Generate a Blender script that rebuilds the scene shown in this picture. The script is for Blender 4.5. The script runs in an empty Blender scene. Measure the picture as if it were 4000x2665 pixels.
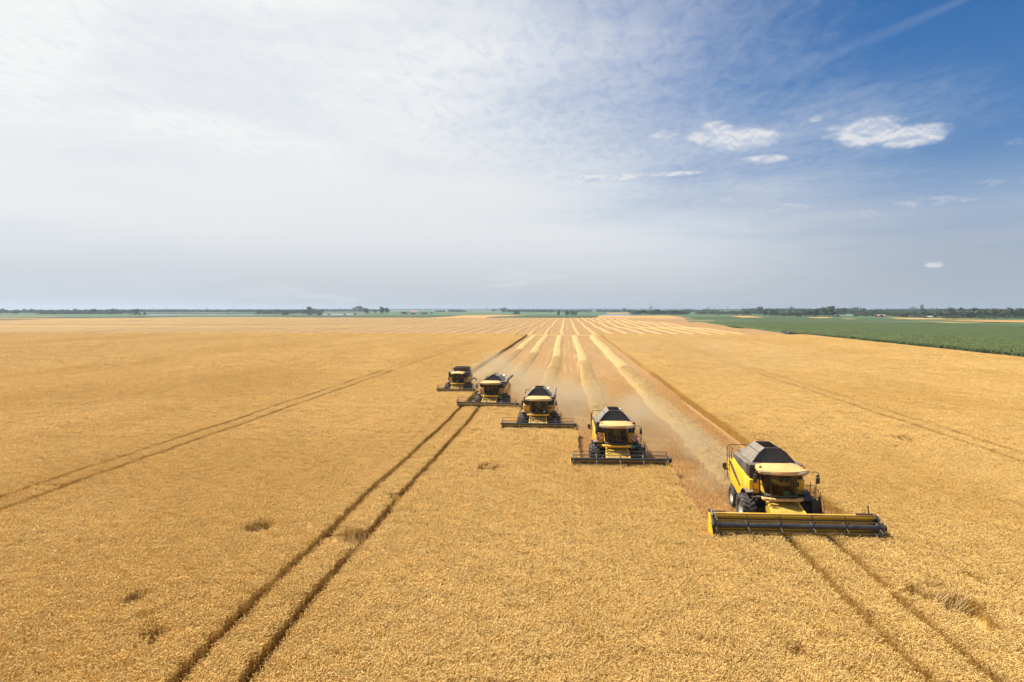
import bpy, bmesh, math, random
import numpy as np
from mathutils import Vector, Matrix
R = math.radians
sc = bpy.context.scene
COL = sc.collection
random.seed(7)

# ------------------------------------------------------------------ camera
CAM_H, FPX, YAW, PITCH = 11.3, 2667.0, R(4.5), R(2.66)
cd = bpy.data.cameras.new("camera")
cam = bpy.data.objects.new("camera", cd); COL.objects.link(cam)
cam.location = (0, 0, CAM_H)
cam.rotation_euler = (R(90) - PITCH, 0, YAW)
cd.sensor_width = 36.0
cd.lens = FPX / 4000 * 36.0
cd.clip_start, cd.clip_end = 0.3, 60000
sc.camera = cam

# ------------------------------------------------------------------ light
SUN_AZ, SUN_EL = R(-76), R(57)          # azimuth from +Y, negative = left of the rows
SUN_STR, SKY_STR = 5.0, 0.0505
ld = bpy.data.lights.new("sun", 'SUN'); ld.energy = SUN_STR; ld.angle = R(0.6); ld.color = (1.0, 0.95, 0.86)
sun = bpy.data.objects.new("sun", ld); COL.objects.link(sun)
sdir = Vector((math.sin(SUN_AZ) * math.cos(SUN_EL), math.cos(SUN_AZ) * math.cos(SUN_EL), math.sin(SUN_EL)))
sun.rotation_euler = sdir.to_track_quat('Z', 'Y').to_euler()
sun.location = sdir * 500
sc.view_settings.view_transform = 'Standard'
sc.view_settings.look = 'None'
sc.view_settings.exposure = 1.02
sc.view_settings.gamma = 1.0
sc.view_settings.use_curve_mapping = False
sc.render.engine = 'CYCLES'
cy = sc.cycles
cy.use_denoising = True
cy.max_bounces = 6; cy.diffuse_bounces = 3; cy.glossy_bounces = 2; cy.transmission_bounces = 4
cy.transparent_max_bounces = 10; cy.volume_bounces = 0
cy.volume_step_rate = 4.0; cy.volume_max_steps = 96
cy.caustics_reflective = False; cy.caustics_refractive = False

def px_dir(px, py):
    xc = (px - 2000) / FPX; yc = -(py - 1332.5) / FPX
    fy = math.cos(PITCH) + yc * math.sin(PITCH); up = -math.sin(PITCH) + yc * math.cos(PITCH)
    return Vector((xc * math.cos(YAW) - fy * math.sin(YAW), xc * math.sin(YAW) + fy * math.cos(YAW), up))
def P(px, py, z=0.0):                   # point of the plane z seen at a photograph pixel
    d = px_dir(px, py); t = (z - CAM_H) / d.z
    return (d.x * t, d.y * t)
def azel(px, py):
    d = px_dir(px, py).normalized()
    return math.degrees(math.atan2(d.x, d.y)), math.degrees(math.asin(d.z))

# ------------------------------------------------------------------ node helpers
class NT:
    def __init__(s, tree): s.t = tree
    def n(s, typ, **kw):
        nd = s.t.nodes.new(typ)
        for k, v in kw.items(): setattr(nd, k, v)
        return nd
    def link(s, a, b): s.t.links.new(a, b)
    def put(s, sock, v):
        if isinstance(v, bpy.types.NodeSocket): s.link(v, sock)
        else: sock.default_value = v
    def m(s, op, a, b=0.0, c=0.0, clamp=False):
        nd = s.n('ShaderNodeMath', operation=op, use_clamp=clamp)
        for i, v in enumerate((a, b, c)): s.put(nd.inputs[i], v)
        return nd.outputs[0]
    def smooth(s, v, a, b, lo=0.0, hi=1.0):
        nd = s.n('ShaderNodeMapRange', interpolation_type='SMOOTHSTEP')
        for i, x in enumerate((v, a, b, lo, hi)): s.put(nd.inputs[i], x)
        return nd.outputs[0]
    def mix(s, f, a, b, mode='MIX'):
        nd = s.n('ShaderNodeMix', data_type='RGBA', blend_type=mode)
        s.put(nd.inputs[0], f)
        for k, v in ((6, a), (7, b)):
            if not isinstance(v, bpy.types.NodeSocket) and len(v) == 3: v = (*v, 1)
            s.put(nd.inputs[k], v)
        return nd.outputs[2]
    def noise(s, vec, scale, detail=4.0, rough=0.55, dist=0.0):
        nd = s.n('ShaderNodeTexNoise')
        if vec is not None: s.link(vec, nd.inputs['Vector'])
        nd.inputs['Scale'].default_value = scale; nd.inputs['Detail'].default_value = detail
        nd.inputs['Roughness'].default_value = rough; nd.inputs['Distortion'].default_value = dist
        return nd.outputs['Fac']
    def vmul(s, vec, sc3, loc=(0, 0, 0)):
        nd = s.n('ShaderNodeMapping'); s.link(vec, nd.inputs[0])
        nd.inputs['Scale'].default_value = sc3; nd.inputs['Location'].default_value = loc
        return nd.outputs[0]

# ------------------------------------------------------------------ world: sky with a cirrus veil and small cumulus
w = bpy.data.worlds.new("World"); sc.world = w; w.use_nodes = True
w.node_tree.nodes.clear()
S = NT(w.node_tree)
sky = S.n('ShaderNodeTexSky', sky_type='NISHITA'); sky.sun_disc = False
sky.sun_elevation = SUN_EL; sky.sun_rotation = SUN_AZ
sky.air_density = 1.0; sky.dust_density = 0.6; sky.ozone_density = 3.0
dirv = S.n('ShaderNodeTexCoord').outputs['Generated']
sep = S.n('ShaderNodeSeparateXYZ'); S.link(dirv, sep.inputs[0])
az = S.m('MULTIPLY', S.m('ARCTAN2', sep.outputs[0], sep.outputs[1]), 57.2958)
el = S.m('MULTIPLY', S.m('ARCSINE', sep.outputs[2]), 57.2958)
cv = S.n('ShaderNodeCombineXYZ'); S.put(cv.inputs[0], az); S.put(cv.inputs[1], el)
ae = cv.outputs[0]                                                     # (azimuth, elevation) in degrees
# a flat layer high above: gives the cirrus its perspective
zz = S.m('MAXIMUM', sep.outputs[2], 0.03)
lay = S.n('ShaderNodeCombineXYZ')
S.put(lay.inputs[0], S.m('DIVIDE', sep.outputs[0], zz)); S.put(lay.inputs[1], S.m('DIVIDE', sep.outputs[1], zz))
lay = lay.outputs[0]
n_big = S.noise(S.vmul(lay, (0.55, 0.55, 1), (3.1, 0.4, 0)), 1.0, 5, 0.55, 0.4)
n_band = S.noise(S.vmul(ae, (0.030, 0.11, 1), (0.3, 5.0, 0)), 1.0, 4, 0.5, 0.3)
n_fine = S.noise(S.vmul(lay, (13.0, 6.0, 1)), 1.0, 6, 0.64, 0.7)
n_streak = S.noise(S.vmul(ae, (0.09, 0.42, 1), (9.0, 2.0, 0)), 1.0, 6, 0.58, 0.8)
SKY = {}
# veil edge: bright on the left, open blue on the upper right
edge0 = S.m('ADD', S.m('MULTIPLY', S.smooth(el, 3.0, 12.0), -16.0), 14.0)
edge1 = S.m('SUBTRACT', edge0, S.m('MULTIPLY', S.smooth(el, 12.0, 26.0), 7.0))
azn = S.m('ADD', az, S.m('MULTIPLY', S.m('SUBTRACT', n_big, 0.5), 34.0))
azn = S.m('ADD', azn, S.m('MULTIPLY', S.m('SUBTRACT', n_fine, 0.5), 12.0))
azn = S.m('ADD', azn, S.m('MULTIPLY', S.m('SUBTRACT', n_streak, 0.5), 5.0))
dlt = S.m('SUBTRACT', azn, edge1)
open_f = S.smooth(dlt, -13.0, 34.0)
back = S.smooth(S.m('ABSOLUTE', az), 60.0, 120.0)                       # behind the camera: half-open sky
open_f = S.m('ADD', S.m('MULTIPLY', open_f, S.m('SUBTRACT', 1.0, back)), S.m('MULTIPLY', back, S.smooth(n_big, 0.40, 0.60)))
open_f = S.m('MULTIPLY', open_f, S.smooth(el, -1.0, 13.0))
veil = S.m('SUBTRACT', 1.0, open_f)
c_lo, c_mid, c_hi = (4.9, 5.2, 5.6), (7.6, 7.85, 8.1), (8.9, 8.95, 8.95)
cl = S.mix(S.smooth(el, -1.5, 7.0), c_lo, c_mid)
cl = S.mix(S.smooth(S.m('SUBTRACT', el, S.m('MULTIPLY', az, 0.12)), 6.0, 20.0), cl, c_hi)
cl = S.mix(S.m('MULTIPLY', S.smooth(n_band, 0.46, 0.64), 0.42), cl, (6.3, 6.8, 7.6))
cl = S.mix(S.m('MULTIPLY', S.smooth(n_streak, 0.58, 0.75), 0.35), cl, (8.4, 8.5, 8.7))
cl = S.mix(S.m('MULTIPLY', S.m('MULTIPLY', S.smooth(n_fine, 0.47, 0.66), S.smooth(el, 6.0, 16.0)), 0.30), cl, (6.4, 7.1, 8.2))
# the right-hand haze near the horizon is greyer
cl = S.mix(S.m('MULTIPLY', S.smooth(az, 5.0, 30.0), S.smooth(el, 14.0, 2.0)), cl, (4.3, 4.75, 5.5))
blue = S.mix(1.0, sky.outputs[0], (0.27, 0.66, 1.0), 'MULTIPLY')
blue = S.mix(S.smooth(el, 22.0, 4.0), blue, S.mix(0.5, blue, (2.0, 2.9, 4.6)))
skyc = S.mix(veil, blue, cl)
# contrail
c0, c1 = azel(3760, 0), azel(2760, 395)
tl = math.hypot(c1[0] - c0[0], c1[1] - c0[1]); ux, uy = (c1[0] - c0[0]) / tl, (c1[1] - c0[1]) / tl
da, de = S.m('SUBTRACT', az, c0[0]), S.m('SUBTRACT', el, c0[1])
perp = S.m('ABSOLUTE', S.m('ADD', S.m('MULTIPLY', da, -uy), S.m('MULTIPLY', de, ux)))
along = S.m('ADD', S.m('MULTIPLY', da, ux), S.m('MULTIPLY', de, uy))
trail = S.m('MULTIPLY', S.smooth(perp, S.m('ADD', 0.35, S.m('MULTIPLY', along, 0.05)), 0.05), S.smooth(along, tl * 1.25, tl * 0.2))
skyc = S.mix(S.m('MULTIPLY', trail, S.m('ADD', 0.03, S.m('MULTIPLY', n_streak, 0.09))), skyc, (6.5, 7.0, 8.0))
# cumulus puffs
n_c1 = S.noise(S.vmul(ae, (0.5, 0.95, 1)), 1.0, 7, 0.62, 0.3)
n_c2 = S.noise(S.vmul(ae, (0.5, 0.95, 1), (0.0, 0.25, 0)), 1.0, 7, 0.62, 0.3)
puffs = [(2780, 520, 200, 90, 1.1), (2900, 545, 280, 90, 1.35), (3390, 515, 280, 100, 1.25), (3560, 530, 260, 80, 1.3), (2290, 700, 150, 44, 1.2), (2400, 692, 200, 28, 1.5), (2600, 680, 340, 20, 1.2),
         (2990, 622, 190, 36, 1.0), (3190, 464, 60, 34, .6), (2600, 530, 130, 50, .7), (3650, 1034, 62, 26, .95), 
         (2850, 782, 90, 30, .4), (3060, 815, 180, 40, .5), (3620, 790, 300, 40, .42), (3860, 712, 240, 30, .35), (3330, 835, 160, 34, .42), (3985, 552, 110, 26, .25)]
tot = None; tot2 = None
for (px, py, pw, ph, am) in puffs:
    ca, ce = azel(px, py); wa, we = pw / 4000 * 73.7 * .62, ph / 4000 * 73.7 * .62
    q = S.m('ADD', S.m('POWER', S.m('MULTIPLY', S.m('SUBTRACT', az, ca), 1 / wa), 2.0), S.m('POWER', S.m('ABSOLUTE', S.m('MULTIPLY', S.m('SUBTRACT', el, ce), 1 / we)), 2.0))
    f = S.m('MULTIPLY', S.smooth(q, 1.25, 0.0), am)
    tot = f if tot is None else S.m('MAXIMUM', tot, f)
dens = S.m('ADD', tot, S.m('MULTIPLY', S.m('SUBTRACT', n_c1, 0.5), 2.1))
cum = S.m('MULTIPLY', S.smooth(dens, 0.12, 1.3), S.smooth(tot, 0.0, 0.25))
shade = S.smooth(S.m('SUBTRACT', n_c1, n_c2), -0.12, 0.12)
cumc = S.mix(shade, (5.3, 5.9, 7.1), (7.9, 7.9, 8.0))
skyc = S.mix(S.m('MULTIPLY', cum, 0.9), skyc, cumc)
# below the horizon: ground-coloured
skyc = S.mix(S.smooth(el, -0.2, -3.0), skyc, (2.6, 2.1, 1.3))
bg = S.n('ShaderNodeBackground'); S.link(skyc, bg.inputs[0]); bg.inputs[1].default_value = SKY_STR
wo = S.n('ShaderNodeOutputWorld'); S.link(bg.outputs[0], wo.inputs[0])

# ------------------------------------------------------------------ materials
MATS = {}
def mat(name, c1, c2=None, scale=3.0, rough=0.6, metal=0.0, bump=0.0, bscale=None, stretch=(1, 1, 1), world=False, spec=0.5, lo=0.35, hi=0.65, detail=4, bdist=0.05, coat=0.0, dust=0.0):
    if name in MATS: return MATS[name]
    m = bpy.data.materials.new(name); m.use_nodes = True; T = NT(m.node_tree)
    b = m.node_tree.nodes['Principled BSDF']
    b.inputs['Roughness'].default_value = rough; b.inputs['Metallic'].default_value = metal
    b.inputs['Specular IOR Level'].default_value = spec
    if coat: b.inputs['Coat Weight'].default_value = coat
    co = T.n('ShaderNodeNewGeometry').outputs['Position'] if world else T.n('ShaderNodeTexCoord').outputs['Object']
    v = T.vmul(co, stretch)
    if c2 is None: c2 = tuple(min(1, x * 0.8 + 0.01) for x in c1)
    f = T.smooth(T.noise(v, scale, detail), lo, hi)
    colr = T.mix(f, c1, c2)
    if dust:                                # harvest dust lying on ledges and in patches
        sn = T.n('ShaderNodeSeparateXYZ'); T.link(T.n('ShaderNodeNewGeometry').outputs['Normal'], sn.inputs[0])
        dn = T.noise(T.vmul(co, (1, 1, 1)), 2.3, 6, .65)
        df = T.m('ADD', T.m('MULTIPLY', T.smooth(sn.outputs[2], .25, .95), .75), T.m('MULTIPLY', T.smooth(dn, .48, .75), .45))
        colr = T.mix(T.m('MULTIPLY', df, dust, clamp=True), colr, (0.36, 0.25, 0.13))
    T.link(colr, b.inputs['Base Color'])
    if bump:
        bn = T.n('ShaderNodeBump'); bn.inputs['Strength'].default_value = bump; bn.inputs['Distance'].default_value = bdist
        T.link(T.noise(v, bscale or scale * 4, 5), bn.inputs['Height']); T.link(bn.outputs[0], b.inputs['Normal'])
    MATS[name] = m
    return m

def crop_mat(name, c1, c2, c3, trans=0.3, obj_var=0.12):
    """plants: colour varies per plant (attribute 'tint'), per clump and in broad drifts over the field"""
    m = bpy.data.materials.new(name); m.use_nodes = True; T = NT(m.node_tree); T.t.nodes.clear()
    at = T.n('ShaderNodeAttribute', attribute_name='tint')
    pos = T.n('ShaderNodeNewGeometry').outputs['Position']
    oi = T.n('ShaderNodeObjectInfo')
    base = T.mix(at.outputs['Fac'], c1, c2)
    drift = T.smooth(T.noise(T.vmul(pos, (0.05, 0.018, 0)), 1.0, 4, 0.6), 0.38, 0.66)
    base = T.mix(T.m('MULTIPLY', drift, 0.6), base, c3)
    hv = T.n('ShaderNodeHueSaturation')
    T.link(base, hv.inputs['Color'])
    nz = T.noise(T.vmul(pos, (1.6, 1.6, 0)), 1.0, 3, 0.6)
    T.link(T.m('ADD', T.m('ADD', 1 - obj_var / 2 - .11, T.m('MULTIPLY', oi.outputs['Random'], obj_var)), T.m('MULTIPLY', nz, 0.22)), hv.inputs['Value'])
    df = T.n('ShaderNodeBsdfDiffuse'); T.link(hv.outputs[0], df.inputs[0])
    tr = T.n('ShaderNodeBsdfTranslucent'); T.link(hv.outputs[0], tr.inputs[0])
    mx = T.n('ShaderNodeMixShader'); mx.inputs[0].default_value = trans
    T.link(df.outputs[0], mx.inputs[1]); T.link(tr.outputs[0], mx.inputs[2])
    gl = T.n('ShaderNodeBsdfGlossy'); gl.inputs['Roughness'].default_value = 0.45
    m2 = T.n('ShaderNodeMixShader'); m2.inputs[0].default_value = 0.03
    T.link(mx.outputs[0], m2.inputs[1]); T.link(gl.outputs[0], m2.inputs[2])
    o = T.n('ShaderNodeOutputMaterial'); T.link(m2.outputs[0], o.inputs[0])
    return m

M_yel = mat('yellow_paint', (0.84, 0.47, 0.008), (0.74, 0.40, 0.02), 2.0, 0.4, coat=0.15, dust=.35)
M_roof = mat('dusty_glare_roof_paint', (0.56, 0.335, 0.125), (0.50, 0.285, 0.085), 2.5, 0.6)  # peach of the roof glare, with dust, put into the base colour
M_hdr = mat('dusty_shaded_header_paint', (0.44, 0.28, 0.016), (0.32, 0.20, 0.03), 3.0, 0.5, dust=.25)  # dusty yellow, base darkened to carry the shade under the cab
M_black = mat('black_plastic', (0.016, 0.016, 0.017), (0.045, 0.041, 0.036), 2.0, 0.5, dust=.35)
M_dark = mat('dark_steel', (0.022, 0.021, 0.022), (0.045, 0.039, 0.032), 4.0, 0.55, dust=.12)
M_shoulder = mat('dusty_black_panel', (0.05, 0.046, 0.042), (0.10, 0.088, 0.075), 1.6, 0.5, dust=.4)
M_tank = mat('grey_tank_steel', (0.17, 0.152, 0.128), (0.12, 0.106, 0.09), 1.8, 0.5, metal=0.15, dust=.3)
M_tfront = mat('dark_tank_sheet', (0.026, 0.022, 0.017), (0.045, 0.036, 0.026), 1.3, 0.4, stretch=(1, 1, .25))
M_inside = mat('tank_inside', (0.03, 0.03, 0.03), (0.045, 0.043, 0.04), 3.0, 0.7)
M_rub = mat('tyre_rubber', (0.028, 0.027, 0.026), (0.075, 0.064, 0.052), 5.0, 0.75, bump=0.2)
M_rim = mat('cream_rim_paint', (0.42, 0.39, 0.30), (0.30, 0.26, 0.19), 4.0, 0.5)
M_steel = mat('worn_steel', (0.36, 0.34, 0.31), (0.22, 0.20, 0.18), 4.0, 0.35, metal=0.7)
M_tube = mat('reel_tube_paint', (0.018, 0.019, 0.024), (0.04, 0.04, 0.043), 3.0, 0.35)
M_red = mat('beacon_red', (0.62, 0.05, 0.02), (0.5, 0.03, 0.015), 5.0, 0.25)
M_orange = mat('beacon_orange', (0.85, 0.24, 0.02), (0.75, 0.18, 0.015), 5.0, 0.25)
M_stripe = mat('sign_red', (0.50, 0.02, 0.02), (0.42, 0.03, 0.03), 5.0, 0.35)
M_white = mat('sign_white', (0.78, 0.76, 0.74), (0.66, 0.63, 0.60), 5.0, 0.4)
M_teal = mat('teal_plate_paint', (0.0, 0.28, 0.24), (0.01, 0.22, 0.19), 5.0, 0.4)
M_paper = mat('pale_blue_plate', (0.45, 0.62, 0.68), (0.38, 0.54, 0.6), 5.0, 0.4)
M_lens = mat('lamp_lens', (0.62, 0.62, 0.62), (0.36, 0.36, 0.38), 9.0, 0.12, metal=0.35)
M_cabin = mat('cab_trim', (0.03, 0.032, 0.03), (0.05, 0.05, 0.046), 4.0, 0.6)
M_seat = mat('seat_cloth', (0.035, 0.037, 0.04), (0.05, 0.05, 0.055), 8.0, 0.8)
M_pale = mat('pale_auger_paint', (0.60, 0.52, 0.38), (0.48, 0.41, 0.30), 3.0, 0.5)
M_skin = mat('skin', (0.50, 0.28, 0.19), (0.46, 0.25, 0.17), 6.0, 0.5)
M_hair = mat('hair', (0.03, 0.02, 0.015), (0.04, 0.03, 0.02), 9.0, 0.6)
def glass_mat(name, tint, gloss=0.12):
    m = bpy.data.materials.new(name); m.use_nodes = True; T = NT(m.node_tree); T.t.nodes.clear()
    tr = T.n('ShaderNodeBsdfTransparent'); tr.inputs[0].default_value = (*tint, 1)
    gl = T.n('ShaderNodeBsdfGlossy'); gl.inputs['Roughness'].default_value = 0.03
    lw = T.n('ShaderNodeLayerWeight'); lw.inputs[0].default_value = .5
    mx = T.n('ShaderNodeMixShader'); T.link(T.m('ADD', T.m('MULTIPLY', T.m('POWER', lw.outputs['Facing'], 4.0), .6), gloss), mx.inputs[0])
    T.link(tr.outputs[0], mx.inputs[1]); T.link(gl.outputs[0], mx.inputs[2])
    o = T.n('ShaderNodeOutputMaterial'); T.link(mx.outputs[0], o.inputs[0])
    return m
M_sglass = glass_mat('dark_side_glass', (0.12, 0.14, 0.07), 0.04)
M_glass = glass_mat('tinted_cab_glass', (0.48, 0.55, 0.40), 0.05)

# ------------------------------------------------------------------ mesh builder
class MB:
    def __init__(s): s.v = []; s.f = []; s.mi = []; s.cur = 0
    def add(s, vs, fs):
        o = len(s.v); s.v += [tuple(p) for p in vs]; s.f += [tuple(o + i for i in f) for f in fs]; s.mi += [s.cur] * len(fs)
        return s
    def box(s, x0, x1, y0, y1, z0, z1):
        return s.add([(x, y, z) for z in (z0, z1) for y in (y0, y1) for x in (x0, x1)],
                     [(0, 2, 3, 1), (4, 5, 7, 6), (0, 1, 5, 4), (2, 6, 7, 3), (0, 4, 6, 2), (1, 3, 7, 5)])
    def hexa(s, a, b):                       # two quads (lists of 4 points) joined
        return s.add(list(a) + list(b), [(3, 2, 1, 0), (4, 5, 6, 7), (0, 1, 5, 4), (1, 2, 6, 5), (2, 3, 7, 6), (3, 0, 4, 7)])
    def prism(s, poly, axis, a, b):          # polygon in the two other axes, extruded along axis from a to b
        def mk(p, t):
            return {'x': (t, p[0], p[1]), 'y': (p[0], t, p[1]), 'z': (p[0], p[1], t)}[axis]
        n = len(poly)
        vs = [mk(p, a) for p in poly] + [mk(p, b) for p in poly]
        return s.add(vs, [tuple(range(n))[::-1], tuple(range(n, 2 * n))] + [(i, (i + 1) % n, n + (i + 1) % n, n + i) for i in range(n)])
    def tube(s, pts, r, n=6, caps=True):
        pts = [Vector(p) for p in pts]; rs = r if isinstance(r, (list, tuple)) else [r] * len(pts)
        o = len(s.v); up = None
        for i, p in enumerate(pts):
            d = (pts[min(i + 1, len(pts) - 1)] - pts[max(i - 1, 0)]).normalized()
            if up is None: up = Vector((0, 0, 1)) if abs(d.z) < 0.9 else Vector((1, 0, 0))
            a = d.cross(up).normalized(); b = a.cross(d).normalized(); up = b
            for k in range(n):
                t = 2 * math.pi * k / n; s.v.append(tuple(p + (a * math.cos(t) + b * math.sin(t)) * rs[i]))
        for i in range(len(pts) - 1):
            for k in range(n):
                s.f.append((o + i * n + k, o + i * n + (k + 1) % n, o + (i + 1) * n + (k + 1) % n, o + (i + 1) * n + k)); s.mi.append(s.cur)
        if caps:
            s.f.append(tuple(o + k for k in range(n))[::-1]); s.mi.append(s.cur)
            q = o + (len(pts) - 1) * n; s.f.append(tuple(q + k for k in range(n))); s.mi.append(s.cur)
        return s
    def lathe(s, prof, n=24, axis='x', c=(0, 0, 0)):   # profile of (along, radius)
        o = len(s.v)
        for (t, r) in prof:
            for k in range(n):
                a = 2 * math.pi * k / n; u, v_ = r * math.cos(a), r * math.sin(a)
                p = {'x': (t, u, v_), 'y': (u, t, v_), 'z': (u, v_, t)}[axis]
                s.v.append((p[0] + c[0], p[1] + c[1], p[2] + c[2]))
        for i in range(len(prof) - 1):
            for k in range(n):
                s.f.append((o + i * n + k, o + i * n + (k + 1) % n, o + (i + 1) * n + (k + 1) % n, o + (i + 1) * n + k)); s.mi.append(s.cur)
        return s
    def build(s, name, m, parent=None, bevel=0.0, smooth=False, loc=None, seg=2):
        me = bpy.data.meshes.new(name); me.from_pydata(s.v, [], s.f)
        for x in (m if isinstance(m, (list, tuple)) else [m]): me.materials.append(x)
        if any(s.mi): me.polygons.foreach_set('material_index', s.mi)
        bm = bmesh.new(); bm.from_mesh(me)
        bmesh.ops.recalc_face_normals(bm, faces=bm.faces)
        if bevel:
            es = [e for e in bm.edges if len(e.link_faces) == 2 and e.calc_face_angle(0) > 0.5]
            bmesh.ops.bevel(bm, geom=es, offset=bevel, segments=seg, affect='EDGES', profile=0.6, clamp_overlap=True)
        bm.to_mesh(me); bm.free()
        if smooth or bevel:
            me.polygons.foreach_set('use_smooth', [True] * len(me.polygons))
            try: me.set_sharp_from_angle(angle=R(40))
            except Exception: pass
        o = bpy.data.objects.new(name, me); COL.objects.link(o)
        if parent: o.parent = parent
        if loc: o.location = loc
        return o
def tag(o, label=None, cat=None, group=None, kind=None):
    for k, v in (('label', label), ('category', cat), ('group', group), ('kind', kind)):
        if v: o[k] = v
    return o
def empty(name, loc, rz=0.0, sca=1.0):
    o = bpy.data.objects.new(name, None); COL.objects.link(o); o.location = loc; o.rotation_euler = (0, 0, rz); o.scale = (sca,) * 3
    o.empty_display_size = 0.3
    return o
def np_mesh(name, V, F, mats, tint=None, smooth=False):
    """V (n,3), F list of index arrays of equal-width faces"""
    me = bpy.data.meshes.new(name)
    F = [np.asarray(f, dtype=np.int32) for f in F if len(f)]
    nl = sum(f.size for f in F); npoly = sum(len(f) for f in F)
    me.vertices.add(len(V)); me.vertices.foreach_set('co', np.asarray(V, dtype=np.float32).ravel())
    me.loops.add(nl); me.polygons.add(npoly)
    li = np.concatenate([f.ravel() for f in F]); me.loops.foreach_set('vertex_index', li)
    ls, s0 = [], 0
    for f in F:
        ls.append(s0 + np.arange(len(f)) * f.shape[1]); s0 += f.size
    me.polygons.foreach_set('loop_start', np.concatenate(ls).astype(np.int32))
    me.update(calc_edges=True)
    for x in mats: me.materials.append(x)
    if tint is not None:
        a = me.attributes.new('tint', 'FLOAT', 'POINT'); a.data.foreach_set('value', np.asarray(tint, dtype=np.float32))
    if smooth: me.polygons.foreach_set('use_smooth', np.ones(npoly, dtype=bool))
    return me
def link_mesh(name, me, parent=None, loc=None):
    o = bpy.data.objects.new(name, me); COL.objects.link(o)
    if parent: o.parent = parent
    if loc: o.location = loc
    return o
def grid_faces(nx, ny, base=0):
    i = np.arange(nx - 1)[None, :] + (np.arange(ny - 1) * nx)[:, None]
    i = i.ravel() + base
    return np.stack([i, i + 1, i + nx + 1, i + nx], 1)
def fbm(x, y, seed=0, octs=4, s=1.0):
    """cheap value noise, -1..1"""
    out = np.zeros_like(x, dtype=float); amp, tot = 1.0, 0.0
    for o in range(octs):
        X, Y = x * s, y * s
        xi, yi = np.floor(X).astype(np.int64), np.floor(Y).astype(np.int64); fx, fy = X - xi, Y - yi
        fx, fy = fx * fx * (3 - 2 * fx), fy * fy * (3 - 2 * fy)
        def h(a, b):
            n = (a * 374761393 + b * 668265263 + (seed + o) * 1442695041) & 0x7fffffff
            n = ((n ^ (n >> 13)) * 1274126177) & 0x7fffffff
            return (((n ^ (n >> 16)) & 0xffff) / 32767.5) - 1
        out += amp * ((h(xi, yi) * (1 - fx) + h(xi + 1, yi) * fx) * (1 - fy) + (h(xi, yi + 1) * (1 - fx) + h(xi + 1, yi + 1) * fx) * fy)
        tot += amp; amp *= 0.5; s *= 2.03
    return out / tot

# ------------------------------------------------------------------ where the five harvesters stand (reel tube ends, photograph pixels, 1.15 m up)
HARV = []
for tl, tr, s in (((2785, 2050.6), (3441, 2062.5), 1.0), ((2233, 1792.8), (2611, 1796.0), 1.0), ((1958, 1655.0), (2242, 1658.7), 1.0), ((1786, 1571.2), (2018, 1577.4), 1.0), ((1707, 1519.5), (1850, 1520.7), .95)):
    a, b = P(*tl, 1.15 * s), P(*tr, 1.15 * s)
    rz = math.atan2(b[1] - a[1], b[0] - a[0]) * 0.8; wid = math.hypot(b[0] - a[0], b[1] - a[1])
    cx, cyy = (a[0] + b[0]) / 2, (a[1] + b[1]) / 2
    hy = 0.85 if len(HARV) == 0 else 0.0                               # the wide header reaches further forward
    off = 3.05 * s + hy
    hx = 0.26 if len(HARV) == 0 else 0.0
    HARV.append(dict(hx=hx, x=cx + hx - off * math.sin(rz), y=cyy + off * math.cos(rz), rz=rz, wid=wid, s=s, hy=hy, ycut=cyy + 0.05 * s))
XL = [HARV[1]['x'] + HARV[1]['wid'] / 2 + .15, HARV[2]['x'] + HARV[2]['wid'] / 2 + .15, HARV[3]['x'] + HARV[3]['wid'] / 2 + .1, HARV[4]['x'] + HARV[4]['wid'] / 2 + .15, HARV[4]['x'] - HARV[4]['wid'] / 2 - .15]
X_RIGHT = HARV[0]['x'] - HARV[0]['hx'] + HARV[0]['wid'] / 2 + .1
Y_BACK = 292.0                                                        # end of the standing crop
def y_back(x):                                                        # the headland runs square to the view on the left
    return Y_BACK + np.minimum(0, (np.asarray(x) + 140) * 0.045)

# ------------------------------------------------------------------ ground
def terr(y):
    y = np.asarray(y, dtype=float); t = np.clip((y - 300) / 60, 0, 1) * np.clip((900 - y) / 120, 0, 1)
    return t * (0.42 * np.sin((y - 300) / 205 * 2 * math.pi) + 0.18 * np.sin((y - 300) / 93 * 2 * math.pi + 1.0))
YROWS = np.concatenate([[-400, 0, 200, 292], np.arange(300, 905, 8), [1000, 1500, 2500, 4500, 8000, 14000]])
M_plain = mat('plain_green', (0.042, 0.075, 0.030), (0.078, 0.105, 0.045), 1.0, 0.9, stretch=(.0035, .012, 1), world=True, spec=0.1, detail=6)
M_soil = mat('stubble_soil', (0.24, 0.13, 0.045), (0.17, 0.085, 0.028), 1.0, 0.9, stretch=(.9, .12, 1), world=True, spec=0.1, bump=0.3, bscale=6, detail=6)
def rows_sheet(name, m, x0, x1, ys, dz, zf=terr):
    ys = np.asarray(ys, dtype=float); nx = len(x0) if hasattr(x0, '__len__') else 0
    V = []
    for j, y in enumerate(ys):
        a = x0(y) if callable(x0) else x0; b = x1(y) if callable(x1) else x1
        z = float(zf(y)) + dz
        V += [(a, y, z), ((a + b) / 2, y, z), (b, y, z)]
    me = np_mesh(name, np.array(V), [grid_faces(3, len(ys))], [m])
    return link_mesh(name, me)
ground = rows_sheet('ground', M_plain, -9000, 9000, YROWS, -0.02); tag(ground, kind='structure')

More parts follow.
